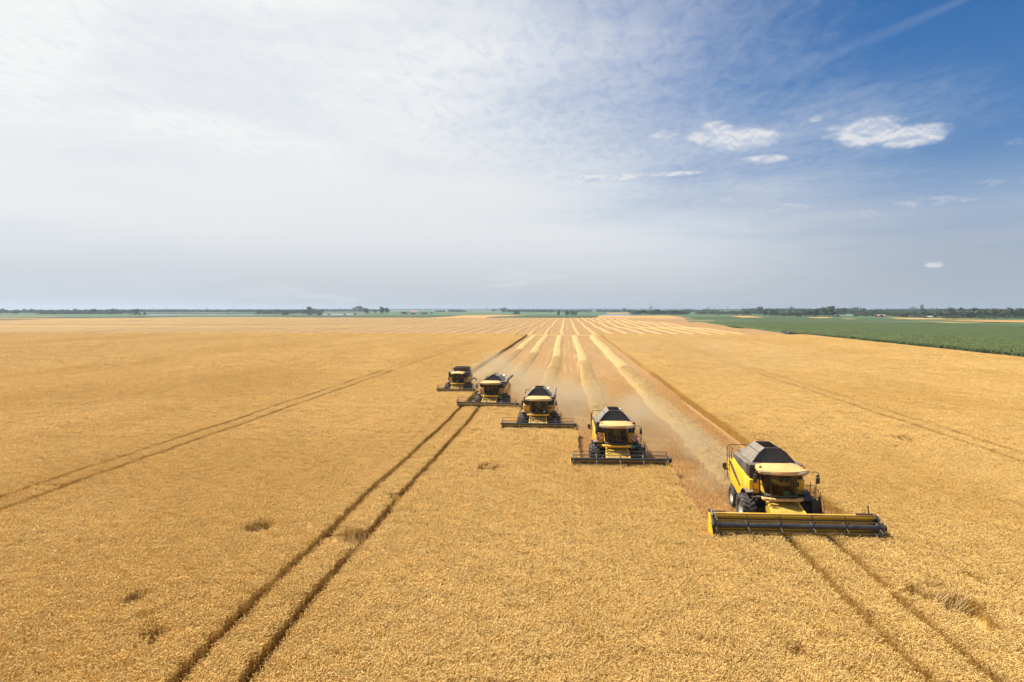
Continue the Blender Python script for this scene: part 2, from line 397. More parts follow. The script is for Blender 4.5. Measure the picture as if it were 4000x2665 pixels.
# stubble: harvested soil with drill lines, straw dust and wheel marks
def stubble_mat():
    m = bpy.data.materials.new('stubble'); m.use_nodes = True; T = NT(m.node_tree)
    b = m.node_tree.nodes['Principled BSDF']; b.inputs['Roughness'].default_value = 0.9; b.inputs['Specular IOR Level'].default_value = 0.1
    pos = T.n('ShaderNodeNewGeometry').outputs['Position']
    f1 = T.smooth(T.noise(T.vmul(pos, (7.0, .10, 0)), 1.0, 3, .6), .35, .65)        # drill lines
    f2 = T.smooth(T.noise(T.vmul(pos, (.5, .035, 0)), 1.0, 4, .6), .35, .65)
    f3 = T.smooth(T.noise(T.vmul(pos, (5, 5, 0)), 1.0, 6, .7), .3, .7)
    c = T.mix(f1, (0.30, 0.178, 0.072), (0.235, 0.131, 0.048))
    c = T.mix(T.m('MULTIPLY', f2, .4), c, (0.35, 0.22, 0.096))
    c = T.mix(T.m('MULTIPLY', f3, .35), c, (0.18, 0.095, 0.032))
    sp = T.n('ShaderNodeSeparateXYZ'); T.link(pos, sp.inputs[0])
    x = T.m('ADD', sp.outputs[0], T.m('MULTIPLY', T.m('SINE', T.m('MULTIPLY', sp.outputs[1], .05)), .12))
    wm = None
    for cx in (-13.6, -12.1, -9.8, -7.4, -4.0, -1.4, 2.3, 5.1, 9.5, 12.5, -.1, 1.0):    # wheel marks pressed pale
        d = T.smooth(T.m('ABSOLUTE', T.m('SUBTRACT', x, cx)), .22, .05)
        wm = d if wm is None else T.m('MAXIMUM', wm, d)
    wm = T.m('MULTIPLY', wm, T.smooth(T.noise(T.vmul(pos, (.6, .05, 0), (4, 4, 0)), 1.0, 3), .42, .6))
    c = T.mix(T.m('MULTIPLY', wm, .5), c, (0.46, 0.30, 0.135))
    T.link(c, b.inputs['Base Color'])
    bn = T.n('ShaderNodeBump'); bn.inputs['Strength'].default_value = .5; bn.inputs['Distance'].default_value = .06
    T.link(T.m('ADD', f1, f3), bn.inputs['Height']); T.link(bn.outputs[0], b.inputs['Normal'])
    return m
M_stub = stubble_mat()
def xf_left(y): return float(np.interp(y, [240, 300, 652, 921, 1000], [-330, -420, -760, -700, -640]))
def xf_right(y): return float(np.interp(y, [286, 306, 464, 661, 760, 905], [100, 99.5, 109, 116, 130, 160]))
near_soil = rows_sheet('field_soil', M_soil, lambda y: -0.95 * y - 40, lambda y: min(0.72 * y + 30, 101.5), [-20, 5, 30, 100, 200, 292], -0.012); tag(near_soil, kind='structure')
band = rows_sheet('harvested_strip', M_stub, XL[4] - .05, X_RIGHT + .05, [HARV[0]['ycut'], 60, 140, 292], -0.004); tag(band, kind='structure')
far_stub = rows_sheet('harvested_field', M_stub, xf_left, xf_right, np.concatenate([[286, 292], np.arange(300, 905, 8)]), 0.004); tag(far_stub, kind='structure')

def sheet_px(name, pts, m, z, kind='structure'):
    bm = bmesh.new()
    vs = [bm.verts.new((*P(px, py, z), z)) for px, py in pts]
    bm.faces.new(vs); bmesh.ops.recalc_face_normals(bm, faces=bm.faces); bmesh.ops.triangulate(bm, faces=bm.faces)
    me = bpy.data.meshes.new(name); bm.to_mesh(me); bm.free(); me.materials.append(m)
    return tag(link_mesh(name, me), kind=kind)
M_gold = mat('far_ripe_field', (0.40, 0.225, 0.07), (0.33, 0.18, 0.055), 1.0, 0.9, stretch=(.02, .05, 1), world=True, spec=.1)
M_tanf = mat('far_bare_field', (0.32, 0.19, 0.09), (0.25, 0.145, 0.065), 1.0, 0.9, stretch=(.02, .03, 1), world=True, spec=.1)
M_lgreen = mat('far_meadow', (0.055, 0.098, 0.046), (0.078, 0.118, 0.054), 1.0, 0.9, stretch=(.004, .02, 1), world=True, spec=.1)
M_dgreen = mat('far_maize', (0.034, 0.052, 0.020), (0.052, 0.072, 0.028), 1.0, 0.9, stretch=(.02, .06, 1), world=True, spec=.1)
M_water = mat('flood_water', (0.30, 0.34, 0.36), (0.36, 0.40, 0.42), 1.0, 0.08, stretch=(.01, .03, 1), world=True, spec=.9)
# the end of the harvested field: irregular outline beyond the terrain rows
sheet_px('harvested_field_end', [(2000, 1243.2), (1640, 1243.5), (1300, 1243.5), (1140, 1240.2), (1000, 1239), (700, 1240), (330, 1246.2), (0, 1252), (-300, 1258), (-300, 1266), (700, 1250), (2000, 1250)], M_stub, 0.02)
sheet_px('ripe_field_tip', [(1640, 1243), (1770, 1236.5), (1800, 1233), (1880, 1231), (2000, 1230), (2090, 1230.5), (2050, 1233), (1930, 1237), (1900, 1240), (1895, 1242.8)], M_gold, 0.03)
sheet_px('ripe_field_patch', [(2315, 1242.5), (2340, 1236), (2335, 1234), (2600, 1232.8), (2640, 1236), (2672, 1240), (2668, 1241.5), (2600, 1244), (2450, 1244)], M_gold, 0.03)
sheet_px('bare_tongue', [(2560, 1243.6), (2690, 1244.5), (2750, 1248.5), (2795, 1252.3), (2700, 1252.5), (2640, 1254), (2560, 1251)], M_tanf, 0.035)
for nm, pts in (('ripe_strip', [(3594, 1256), (3720, 1258.2), (3850, 1260.5), (4000, 1262.5), (4400, 1268), (4400, 1279), (4000, 1271), (3850, 1265), (3720, 1261)]),
                ('ripe_strip', [(3470, 1241), (3600, 1242.5), (4000, 1249.5), (4400, 1255), (4400, 1262.5), (4000, 1259.5), (3850, 1257.5), (3720, 1253), (3600, 1249), (3500, 1245)]),
                ('ripe_strip', [(3150, 1239.5), (3230, 1239.3), (3255, 1242), (3200, 1243.6), (3165, 1241.6)]), ('ripe_strip', [(3280, 1244.3), (3330, 1245.4), (3362, 1248.2), (3325, 1247.8)]),
                ('ripe_strip', [(2848, 1234.2), (2930, 1234.8), (2990, 1240.2), (2900, 1240.6)])):
    sheet_px(nm, pts, M_gold, 0.05)
sheet_px('maize_plot', [(1895, 1240.6), (1930, 1237), (2040, 1233.5), (2300, 1232.5), (2335, 1239), (2325, 1242)], M_dgreen, 0.05)
sheet_px('maize_plot', [(-300, 1250), (0, 1242), (400, 1238), (700, 1235), (700, 1239.5), (330, 1245.5), (0, 1251.4), (-300, 1257)], M_dgreen, 0.05)
sheet_px('maize_plot', [(890, 1235), (1145, 1234), (1500, 1233), (1640, 1232), (1770, 1233.5), (1765, 1236.5), (1640, 1242), (1300, 1242.4), (1145, 1240), (1140, 1237.5)], M_dgreen, 0.05)
sheet_px('maize_plot', [(2690, 1241.5), (2700, 1238), (2850, 1237), (3150, 1241), (3500, 1246), (3594, 1254), (3300, 1254), (2900, 1252), (2800, 1252), (2750, 1247)], M_dgreen, 0.03)
sheet_px('meadow', [(-200, 1229), (520, 1227), (700, 1233), (400, 1236.5), (0, 1240), (-200, 1243)], M_lgreen, 0.04)
sheet_px('meadow', [(1500, 1226), (1900, 1216.5), (2060, 1217), (2280, 1222), (2330, 1232), (2040, 1232.5), (1900, 1230), (1780, 1232), (1520, 1232)], M_lgreen, 0.04)
sheet_px('meadow', [(2290, 1222), (2480, 1226), (2480, 1229), (2330, 1232)], M_lgreen, 0.045)
sheet_px('bare_field', [(2370, 1222), (2449, 1221.3), (2460, 1226.3), (2372, 1226.5)], M_tanf, 0.06)
sheet_px('bare_field', [(-100, 1238.6), (210, 1236.6), (225, 1237.6), (-100, 1240)], M_tanf, 0.06)
for pts in ([(576, 1224.3), (900, 1222.5), (900, 1224.4), (576, 1226.6)], [(575, 1228.0), (880, 1227.7), (1090, 1226.8), (1090, 1231.0), (900, 1230.9), (690, 1231.4), (590, 1232)],
            [(1258, 1227.4), (1420, 1225.3), (1420, 1228.2), (1345, 1231.2), (1258, 1231.4)], [(1140, 1226.6), (1222, 1227.6), (1200, 1230.2), (1145, 1230.4)], [(2370, 1228.8), (2485, 1229.8), (2480, 1233.6), (2420, 1234.2), (2335, 1233.4)]):
    sheet_px('flood_water', pts, M_water, 0.07)

# ------------------------------------------------------------------ plants as patches
def frame_of(d):
    d = d / np.linalg.norm(d, axis=1, keepdims=True)
    ref = np.where(np.abs(d[:, 2:3]) > .9, np.array([[1., 0, 0]]), np.array([[0, 0, 1.]]))
    a = np.cross(d, ref); a /= np.linalg.norm(a, axis=1, keepdims=True); b = np.cross(a, d)
    return a, b
def wheat_patch(size, n, seed, el_=.10, ew=.017, stalk=True, leaf=True, h0=.68, hv=.10, stalk_w=.007):
    g = np.random.default_rng(seed)
    base = np.stack([g.uniform(-size / 2, size / 2, n) * 1.08, g.uniform(-size / 2, size / 2, n) * 1.08, np.zeros(n)], 1)
    az_ = g.uniform(0, 2 * math.pi, n); lean = g.uniform(0.01, .12, n); hh = h0 + g.normal(0, hv * .5, n)
    hd = np.stack([np.cos(az_), np.sin(az_), np.zeros(n)], 1)
    top = base + hd * lean[:, None]; top[:, 2] = hh
    droop = g.uniform(.3, 2.3, n)
    L = el_ * g.uniform(.75, 1.2, n); W = ew * g.uniform(.8, 1.25, n)
    tint_e = g.uniform(0, 1, n) ** 1.3
    V, F3, F4, tn = [], [], [], []; o = 0
    # ear: bent three-sided spindle with four rings
    p = top.copy(); ang = .15 + 0 * droop
    rings = []
    for k, (t, wv) in enumerate(((0, .45), (.35, 1.0), (.75, .85), (1.0, .15))):
        if k: p = p + (hd * np.sin(ang)[:, None] + np.array([[0, 0, 1.]]) * np.cos(ang)[:, None]) * (L * (t - tp))[:, None]
        d = hd * np.sin(ang)[:, None] + np.array([[0, 0, 1.]]) * np.cos(ang)[:, None]
        a, b = frame_of(d)
        for j in range(3):
            th = j * 2.0944
            rings.append(p + (a * math.cos(th) + b * math.sin(th)) * (W * wv * .55)[:, None])
        ang = ang + droop * (.5 if k else .35); tp = t
    RV = np.stack(rings, 1)                      # n,12,3
    V.append(RV.reshape(-1, 3)); idx = np.arange(n)[:, None] * 12
    for k in range(3):
        for j in range(3):
            F4.append(idx + np.array([[k * 3 + j, k * 3 + (j + 1) % 3, k * 3 + 3 + (j + 1) % 3, k * 3 + 3 + j]]))
    tn.append(np.repeat(tint_e * .5, 12)); o += n * 12
    if stalk:
        sd = np.stack([np.cos(az_ + 1.57), np.sin(az_ + 1.57), np.zeros(n)], 1) * stalk_w / 2
        sv = np.stack([base - sd, base + sd, top + sd * .8, top - sd * .8], 1)
        V.append(sv.reshape(-1, 3)); F4.append(np.arange(n)[:, None] * 4 + np.array([[0, 1, 2, 3]]) + o)
        tn.append(np.repeat(.55 + g.uniform(0, .45, n), 4)); o += n * 4
    if leaf:
        k = n; la = g.uniform(0, 2 * math.pi, k); f = g.uniform(.35, .85, k)
        r0 = base + (top - base) * f[:, None]; ld_ = np.stack([np.cos(la), np.sin(la), g.uniform(-.6, .9, k)], 1)
        r1 = r0 + ld_ * g.uniform(.08, .18, k)[:, None]; wd = np.stack([-np.sin(la), np.cos(la), 0 * la], 1) * stalk_w * .9
        lv = np.stack([r0 - wd, r0 + wd, r1], 1); V.append(lv.reshape(-1, 3))
        F3.append(np.arange(k)[:, None] * 3 + np.array([[0, 1, 2]]) + o); tn.append(np.repeat(.4 + g.uniform(0, .6, k), 3)); o += k * 3
    return np.concatenate(V), [np.concatenate(F4)] + ([np.concatenate(F3)] if F3 else []), np.concatenate(tn)
def source_collection(name, meshes):
    c = bpy.data.collections.new(name)                               # not linked to the scene: only the source of the patches
    for i, me in enumerate(meshes):
        c.objects.link(bpy.data.objects.new('%s_patch_%02d' % (name, i), me))
    return c
def scatter(obj, coll, mats_join=True):
    ng = bpy.data.node_groups.new('scatter', 'GeometryNodeTree')
    ng.interface.new_socket('Geometry', in_out='INPUT', socket_type='NodeSocketGeometry')
    ng.interface.new_socket('Geometry', in_out='OUTPUT', socket_type='NodeSocketGeometry')
    T = NT(ng); gi, go = T.n('NodeGroupInput'), T.n('NodeGroupOutput')
    def attr(nm, typ):
        a = T.n('GeometryNodeInputNamedAttribute', data_type=typ); a.inputs['Name'].default_value = nm; return a.outputs['Attribute']
    ci = T.n('GeometryNodeCollectionInfo'); ci.inputs['Collection'].default_value = coll
    ci.inputs['Separate Children'].default_value = True; ci.inputs['Reset Children'].default_value = True
    ip = T.n('GeometryNodeInstanceOnPoints'); ip.inputs['Pick Instance'].default_value = True
    T.link(gi.outputs[0], ip.inputs['Points']); T.link(ci.outputs[0], ip.inputs['Instance'])
    T.link(attr('inst', 'BOOLEAN'), ip.inputs['Selection']); T.link(attr('vid', 'INT'), ip.inputs['Instance Index'])
    T.link(attr('rot', 'FLOAT_VECTOR'), ip.inputs['Rotation']); T.link(attr('scl', 'FLOAT_VECTOR'), ip.inputs['Scale'])
    jn = T.n('GeometryNodeJoinGeometry'); T.link(gi.outputs[0], jn.inputs[0]); T.link(ip.outputs[0], jn.inputs[0])
    T.link(jn.outputs[0], go.inputs[0])
    md = obj.modifiers.new('plants', 'NODES'); md.node_group = ng
def scatter_mesh(name, V, F, mats, tint, pts, vid, rot, scl):
    """a surface (V,F) plus loose points that carry the plants"""
    n0, n1 = len(V), len(pts)
    allv = np.concatenate([np.asarray(V, float).reshape(-1, 3), pts]) if n0 else pts
    if n0:
        me = np_mesh(name, allv, F, mats, np.concatenate([tint, np.zeros(n1)]))
    else:
        me = bpy.data.meshes.new(name); me.vertices.add(n1); me.vertices.foreach_set('co', allv.astype(np.float32).ravel())
        for x in mats: me.materials.append(x)
    N = n0 + n1
    def put(nm, typ, key, arr, dim):
        a = me.attributes.new(nm, typ, 'POINT'); full = np.zeros((N, dim) if dim > 1 else N, dtype=arr.dtype); full[n0:] = arr
        a.data.foreach_set(key, full.ravel())
    put('inst', 'BOOLEAN', 'value', np.ones(n1, dtype=bool), 1)
    put('vid', 'INT', 'value', vid.astype(np.int32), 1)
    put('rot', 'FLOAT_VECTOR', 'vector', rot.astype(np.float32), 3)
    put('scl', 'FLOAT_VECTOR', 'vector', scl.astype(np.float32), 3)
    return link_mesh(name, me)

# ------------------------------------------------------------------ the standing wheat
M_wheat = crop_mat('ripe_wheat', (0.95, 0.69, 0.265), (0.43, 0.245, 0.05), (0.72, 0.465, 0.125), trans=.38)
wm = []
for i in range(6):
    V, F, t = wheat_patch(.5, 175, 100 + i, .10, .0165, hv=.08); wm.append(np_mesh('wheat_near_%d' % i, V, F, [M_wheat], t))
for i in range(4):
    V, F, t = wheat_patch(1.0, 430, 200 + i, .12, .023, leaf=False, h0=.68, hv=.09, stalk_w=.009); wm.append(np_mesh('wheat_mid_%d' % i, V, F, [M_wheat], t))
for i in range(4):
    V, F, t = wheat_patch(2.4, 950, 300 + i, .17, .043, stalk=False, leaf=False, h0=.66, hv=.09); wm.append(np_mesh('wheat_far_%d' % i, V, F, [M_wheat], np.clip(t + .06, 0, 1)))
wheat_src = source_collection('wheat', wm)

TRACKS = [(-11.3, .30), (-9.3, .30), (10.32, .25), (12.25, .25), (-29.85, .33), (-31.75, .28), (31.6, .25), (33.5, .21), (-51.6, .17), (-53.5, .16), (53.4, .15), (55.2, .14), (-73, .08), (-75, .08)]
ZONES = [12.0] + [h['ycut'] for h in HARV] + [Y_BACK]
CUTL = [None, XL[0], XL[1], XL[2], XL[3], XL[4]]
def wob(y): return .09 * np.sin(np.asarray(y) * .13) + .05 * np.sin(np.asarray(y) * .41 + 1)
def intervals(zi, x0, x1):
    blocks = [(c - h, c + h) for c, h in TRACKS]
    if CUTL[zi] is not None: blocks.append((CUTL[zi], X_RIGHT))
    blocks.append((100.5, 1e4))
    blocks.sort(); out = []; a = x0
    for b0, b1 in blocks:
        if b0 > a: out.append((a, min(b0, x1)))
        a = max(a, b1)
        if a >= x1: break
    else:
        out.append((a, x1))
    return [(p, q) for p, q in out if q - p > .3]
# trampled gaps and lodged spots (photograph pixels on the crop top, radius in metres, how much is gone)
SPOTS = [(*P(1010, 2066, .6), .8, .75), (*P(1380, 2118, .5), .8, 1.0), (*P(1330, 2100, .5), .7, .7), (*P(515, 2352, .6), .55, .7), (*P(605, 2490, .6), .6, .6), (*P(560, 2420, .6), .4, .5), (*P(1910, 1835, .6), .9, .6), (*P(1880, 1828, .6), .6, .5), (*P(1523, 1940, .6), .5, .5),
         (*P(3540, 2305, .6), .35, .9), (*P(3590, 2335, .6), .4, .8), (*P(3680, 2350, .6), .55, .8), (*P(3745, 2395, .4), .75, 1.0), (*P(3665, 2315, .5), .35, .9), (*P(3800, 2425, .6), .45, .8), (*P(3850, 2450, .6), .4, .7),
         (*P(3520, 1720, .6), 1.1, .5), (*P(3800, 2275, .6), .5, .4), (*P(3110, 2560, .6), .35, .4)]
rg = np.random.default_rng(11)
PX, PY, VI, SC = [], [], [], []
def put_pts(x, y, v0, nv, sxy=1.0):
    n = len(x)
    if not n: return
    PX.append(x + wob(y)); PY.append(y); VI.append(rg.integers(v0, v0 + nv, n)); SC.append(np.full(n, sxy))
def fill(a, b, y0, y1, size, jx, jy, v0, nv):
    sp = size * .84
    if b - a < size * 1.05:
        ys = np.arange(y0, y1, sp); put_pts(np.full(len(ys), (a + b) / 2), ys + rg.uniform(-jy, jy, len(ys)), v0, nv, max(.5, (b - a) / size)); return
    n = max(2, int(math.ceil((b - a - size) / sp)) + 1)
    xs = np.linspace(a + size / 2, b - size / 2, n); ys = np.concatenate([np.arange(y0, y1 - size * .55, sp), [y1 - size * .55]])
    X, Y = np.meshgrid(xs, ys); X = X + rg.uniform(-jx, jx, X.shape) * ((X > xs[0]) & (X < xs[-1])); Y = Y + rg.uniform(-jy, jy, Y.shape)
    X, Y = X.ravel(), Y.ravel()
    k = (X > -.92 * Y - 7) & (X < .68 * Y + 7) & (Y < y_back(X))
    put_pts(X[k], Y[k], v0, nv)
CV, CF, CT = [], [], []; CO = 0
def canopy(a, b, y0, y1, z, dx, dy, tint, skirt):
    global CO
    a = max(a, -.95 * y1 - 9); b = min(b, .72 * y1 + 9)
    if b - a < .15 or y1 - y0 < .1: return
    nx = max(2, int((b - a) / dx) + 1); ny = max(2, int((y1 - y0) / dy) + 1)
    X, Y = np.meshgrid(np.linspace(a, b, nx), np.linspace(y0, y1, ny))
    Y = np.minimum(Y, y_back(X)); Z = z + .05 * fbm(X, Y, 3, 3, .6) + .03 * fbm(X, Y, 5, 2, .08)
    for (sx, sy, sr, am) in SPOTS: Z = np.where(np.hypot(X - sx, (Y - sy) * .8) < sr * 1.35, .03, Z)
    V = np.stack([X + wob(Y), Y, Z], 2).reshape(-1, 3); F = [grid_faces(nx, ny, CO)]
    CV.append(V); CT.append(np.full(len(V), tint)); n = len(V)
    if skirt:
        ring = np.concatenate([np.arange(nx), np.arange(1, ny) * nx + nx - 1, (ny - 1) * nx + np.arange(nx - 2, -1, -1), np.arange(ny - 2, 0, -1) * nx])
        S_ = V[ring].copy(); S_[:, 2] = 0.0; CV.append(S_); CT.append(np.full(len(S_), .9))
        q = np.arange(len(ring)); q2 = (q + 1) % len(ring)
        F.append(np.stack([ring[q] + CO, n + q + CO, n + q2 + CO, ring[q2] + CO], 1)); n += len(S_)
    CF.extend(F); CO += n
for zi in range(6):
    z0, z1 = ZONES[zi], ZONES[zi + 1]
    for (a, b) in intervals(zi, -300, 100.5):
        # near tier
        NEAR, MID = 54.0, 118.0
        ya, yb = z0, min(z1, NEAR)
        if yb > ya:
            fill(a, b, ya + .2, yb, .5, .07, .15, 0, 6)
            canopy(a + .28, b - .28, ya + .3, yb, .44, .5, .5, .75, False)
        ya, yb = max(z0, NEAR), min(z1, MID)
        if yb > ya:
            if b - a > 4:
                fill(a, a + .6, ya, yb, .5, .07, .15, 0, 6); fill(b - .6, b, ya, yb, .5, .07, .15, 0, 6)
                fill(a + .5, b - .5, ya, yb, 1.0, .12, .3, 6, 4)
                if ya == z0: fill(a, b, ya, ya + .9, .5, .07, .15, 0, 6)
            else:
                fill(a, b, ya, yb, .5, .07, .15, 0, 6)
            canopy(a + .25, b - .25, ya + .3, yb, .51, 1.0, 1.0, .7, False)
        ya, yb = max(z0, MID), z1
        if yb > ya:
            if b - a > 4:
                fill(a, a + 1.5, ya, yb + 2, 1.0, .1, .2, 6, 4); fill(b - 1.5, b, ya, yb + 2, 1.0, .1, .2, 6, 4)
                fill(a + .9, b - .9, ya, yb + 3, 2.4, .3, .6, 10, 4)
            else:
                fill(a, b, ya, yb + 2, 1.0, .1, .2, 6, 4)
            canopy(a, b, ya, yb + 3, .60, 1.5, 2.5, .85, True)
px_, py_, vi_, sc_ = map(np.concatenate, (PX, PY, VI, SC))
keep = np.ones(len(px_), bool); hs = np.ones(len(px_)); tilt = np.zeros((len(px_), 2))
for (sx, sy, sr, am) in SPOTS:
    d = np.hypot((px_ - sx), (py_ - sy) * .8) / sr
    ins = d < 1
    keep &= ~(ins & (rg.uniform(0, 1, len(px_)) < am * .95))
    hs = np.where(d < 1.15, hs * (1 - .6 * am * np.clip(1.15 - d, 0, 1)), hs)
    tilt[ins] += rg.normal(0, .35, (int(ins.sum()), 2))
px_, py_, vi_, sc_, hs, tilt = px_[keep], py_[keep], vi_[keep], sc_[keep], hs[keep], tilt[keep]
hh = hs * (1 + .10 * fbm(px_ + .3 * py_, py_ * .4, 21, 4, .5) + .04 * fbm(px_, py_, 22, 2, .06)) * rg.uniform(.95, 1.05, len(px_))
rot = np.stack([tilt[:, 0] + rg.normal(0, .03, len(px_)), tilt[:, 1] + rg.normal(0, .03, len(px_)), rg.integers(0, 4, len(px_)) * 1.5708 + rg.uniform(-.2, .2, len(px_))], 1)
scl = np.stack([sc_ * 1.04, np.full(len(px_), 1.04), hh], 1)
print('wheat patches', len(px_), 'canopy verts', CO)
wheat = scatter_mesh('wheat_crop', np.concatenate(CV), CF, [M_wheat], np.concatenate(CT), np.stack([px_, py_, np.zeros(len(px_))], 1), vi_, rot, scl)
scatter(wheat, wheat_src)
tag(wheat, 'ripe golden wheat standing all over the near field', 'wheat', kind='stuff')

# short stubble stalks on the harvested strip nearest the camera
def stubble_patch(size, n, seed):
    g = np.random.default_rng(seed)
    rowx = np.round(g.uniform(-size / 2, size / 2, n) / .125) * .125 + g.normal(0, .012, n)
    b = np.stack([rowx, g.uniform(-size / 2, size / 2, n), np.zeros(n)], 1)
    t = b + np.stack([g.normal(0, .03, n), g.normal(0, .03, n), g.uniform(.08, .17, n)], 1)
    a_ = g.uniform(0, 6.28, n); sd = np.stack([np.cos(a_), np.sin(a_), 0 * a_], 1) * .008
    V = np.stack([b - sd, b + sd, t + sd, t - sd], 1).reshape(-1, 3); F = np.arange(n)[:, None] * 4 + np.array([[0, 1, 2, 3]])
    k = n // 3; c = np.stack([g.uniform(-size / 2, size / 2, k), g.uniform(-size / 2, size / 2, k), g.uniform(.01, .07, k)], 1)
    a2 = g.uniform(0, 6.28, k); d = np.stack([np.cos(a2), np.sin(a2), g.uniform(-.1, .1, k)], 1) * g.uniform(.05, .13, k)[:, None]; s2 = np.stack([-np.sin(a2), np.cos(a2), 0 * a2], 1) * .008
    V2 = np.stack([c - d - s2, c + d - s2, c + d + s2, c - d + s2], 1).reshape(-1, 3)
    return np.concatenate([V, V2]), [np.concatenate([F, np.arange(k)[:, None] * 4 + np.array([[0, 1, 2, 3]]) + 4 * n])], np.concatenate([np.repeat(.4 + g.uniform(0, .6, n), 4), np.repeat(g.uniform(0, .6, k), 4)])
M_stalk = crop_mat('stubble_straw', (0.74, 0.49, 0.21), (0.52, 0.31, 0.11), (0.58, 0.35, 0.13), trans=.35)
stub_src = source_collection('stubble', [np_mesh('stubble_%d' % i, *stubble_patch(1.0, 260, 400 + i)[:2], [M_stalk], stubble_patch(1.0, 260, 400 + i)[2]) for i in range(4)])
qx, qy = [], []
for zi in range(1, 6):
    a, b, y0, y1 = CUTL[zi], X_RIGHT, ZONES[zi], min(ZONES[zi + 1], 120)
    if y1 <= y0: continue
    xs = np.arange(a + .5, b - .3, .95); ys = np.arange(y0 + .5, y1, .95); X, Y = np.meshgrid(xs, ys); qx.append(X.ravel()); qy.append(Y.ravel())
qx, qy = np.concatenate(qx), np.concatenate(qy); n = len(qx)
stub = scatter_mesh('stubble', np.zeros((0, 3)), [], [M_stalk], np.zeros(0), np.stack([qx, qy, np.zeros(n)], 1), rg.integers(0, 4, n), np.stack([0 * qx, 0 * qx, rg.integers(0, 2, n) * math.pi], 1), np.stack([np.ones(n), np.ones(n), rg.uniform(.8, 1.2, n) * np.clip((135 - qy) / 80, .15, 1)], 1))
scatter(stub, stub_src); tag(stub, 'short cut straw stubble on the strip behind the harvesters', 'stubble', kind='stuff')

# ------------------------------------------------------------------ straw windrows
def straw_mat():
    m = bpy.data.materials.new('straw'); m.use_nodes = True; T = NT(m.node_tree)
    b = m.node_tree.nodes['Principled BSDF']; b.inputs['Roughness'].default_value = .8; b.inputs['Specular IOR Level'].default_value = .15
    pos = T.n('ShaderNodeNewGeometry').outputs['Position']
    at = T.n('ShaderNodeAttribute', attribute_name='tint')
    f1 = T.smooth(T.noise(T.vmul(pos, (9, 5, 9)), 1.0, 6, .7, 1.5), .36, .64)
    f2 = T.smooth(T.noise(T.vmul(pos, (.7, .25, 1)), 1.0, 4, .6), .35, .65)
    c = T.mix(f1, (0.49, 0.335, 0.14), (0.37, 0.23, 0.082)); c = T.mix(T.m('MULTIPLY', f2, .5), c, (0.42, 0.275, 0.105))
    c = T.mix(T.m('MULTIPLY', at.outputs['Fac'], .55), c, (0.30, 0.175, 0.06))
    T.link(c, b.inputs['Base Color'])
    bn = T.n('ShaderNodeBump'); bn.inputs['Strength'].default_value = .6; bn.inputs['Distance'].default_value = .07
    T.link(f1, bn.inputs['Height']); T.link(bn.outputs[0], b.inputs['Normal'])
    return m
M_straw = straw_mat()
def windrow(xc, y0, y1, wid, hgt, seed, fine=True, ph=0.0, dz=0.0):
    """a heap of straw along the row; the near ones get loose straws on top"""
    g = np.random.default_rng(seed)
    if fine:
        ys = np.concatenate([np.arange(y0, min(y1, 110), .22), np.arange(max(y0, 110), y1, .8)]); nx = 19
    else:
        ys = np.arange(y0, y1, 6.0); nx = 7
    u = np.linspace(-1, 1, nx); Yg, Ug = np.meshgrid(ys, u, indexing='ij')
    cx = xc + .14 * fbm(ys, ys * 0 + seed, 31, 3, .05) * 2.0 + .14 * np.sin(ys * .045 + ph); wd = wid * (1 + .22 * fbm(ys, ys * 0 + seed, 33, 3, .16))
    X = cx[:, None] + Ug * wd[:, None] / 2
    amp = 1 + .3 * fbm(Yg, X, 35 + seed, 4, .9 if fine else .08)
    X = X + (fbm(Yg, X, 36 + seed, 3, 1.1) * .22 * np.abs(Ug) if fine else 0)
    prof = np.clip(1 - np.abs(Ug) ** 2.2, 0, 1)
    taper = np.clip((Yg - y0) / (3.0 if fine else 8), 0.05, 1)
    Z = hgt * prof * amp * taper + (.09 * fbm(X, Yg, 41 + seed, 3, 2.6) * (prof > 0) if fine else 0)
    Z = np.where(np.abs(Ug) > .99, -.03, np.maximum(Z, -.02)) + terr(Yg) + dz
    V = np.stack([X, Yg, Z], 2).reshape(-1, 3); F = [grid_faces(nx, len(ys))]; tn = (.5 + .5 * fbm(X, Yg, 43, 3, 1.5)).ravel() * .5 + (0 if fine else .6)
    if fine:
        n = int(min(90, y1 - y0) * 150); yy = y0 + (g.uniform(0, 1, n) ** 1.4) * min(90, y1 - y0); uu = g.normal(0, .55, n)
        i = np.clip(np.searchsorted(ys, yy), 0, len(ys) - 1)
        xx = cx[i] + uu * wd[i] / 2 * 1.1; zz = hgt * np.clip(1 - np.abs(uu) ** 2.2, 0, 1) * np.clip((yy - y0) / 3, .05, 1) * 1.05 + .04
        a_ = g.uniform(0, math.pi, n); el_ = g.normal(.05, .3, n); L = g.uniform(.12, .32, n)
        d = np.stack([np.cos(a_) * np.cos(el_), np.sin(a_) * np.cos(el_), np.sin(el_)], 1) * L[:, None]; s2 = np.stack([-np.sin(a_), np.cos(a_), 0 * a_], 1) * .011; c = np.stack([xx, yy, zz], 1)
        V2 = np.stack([c - d - s2, c + d - s2, c + d + s2, c - d + s2], 1).reshape(-1, 3)
        F = [np.concatenate([F[0], np.arange(n)[:, None] * 4 + np.array([[0, 1, 2, 3]]) + len(V)])]; V = np.concatenate([V, V2]); tn = np.concatenate([tn, np.repeat(g.uniform(0, .9, n), 4)])
    return link_mesh('straw_windrow', np_mesh('straw_windrow', V, F, [M_straw], tn, smooth=fine))
WR = [('broad pale straw windrow trailing behind the nearest harvester', .5, 3.0), ('straw windrow running back from the second nearest harvester', .35, 2.5), ('straw windrow behind the harvester in the middle of the line', .2, 2.4),
      ('straw windrow behind the second harvester from the left', .0, 2.4), ('straw windrow behind the far left harvester beside the standing wheat', 1.0, 2.4)]
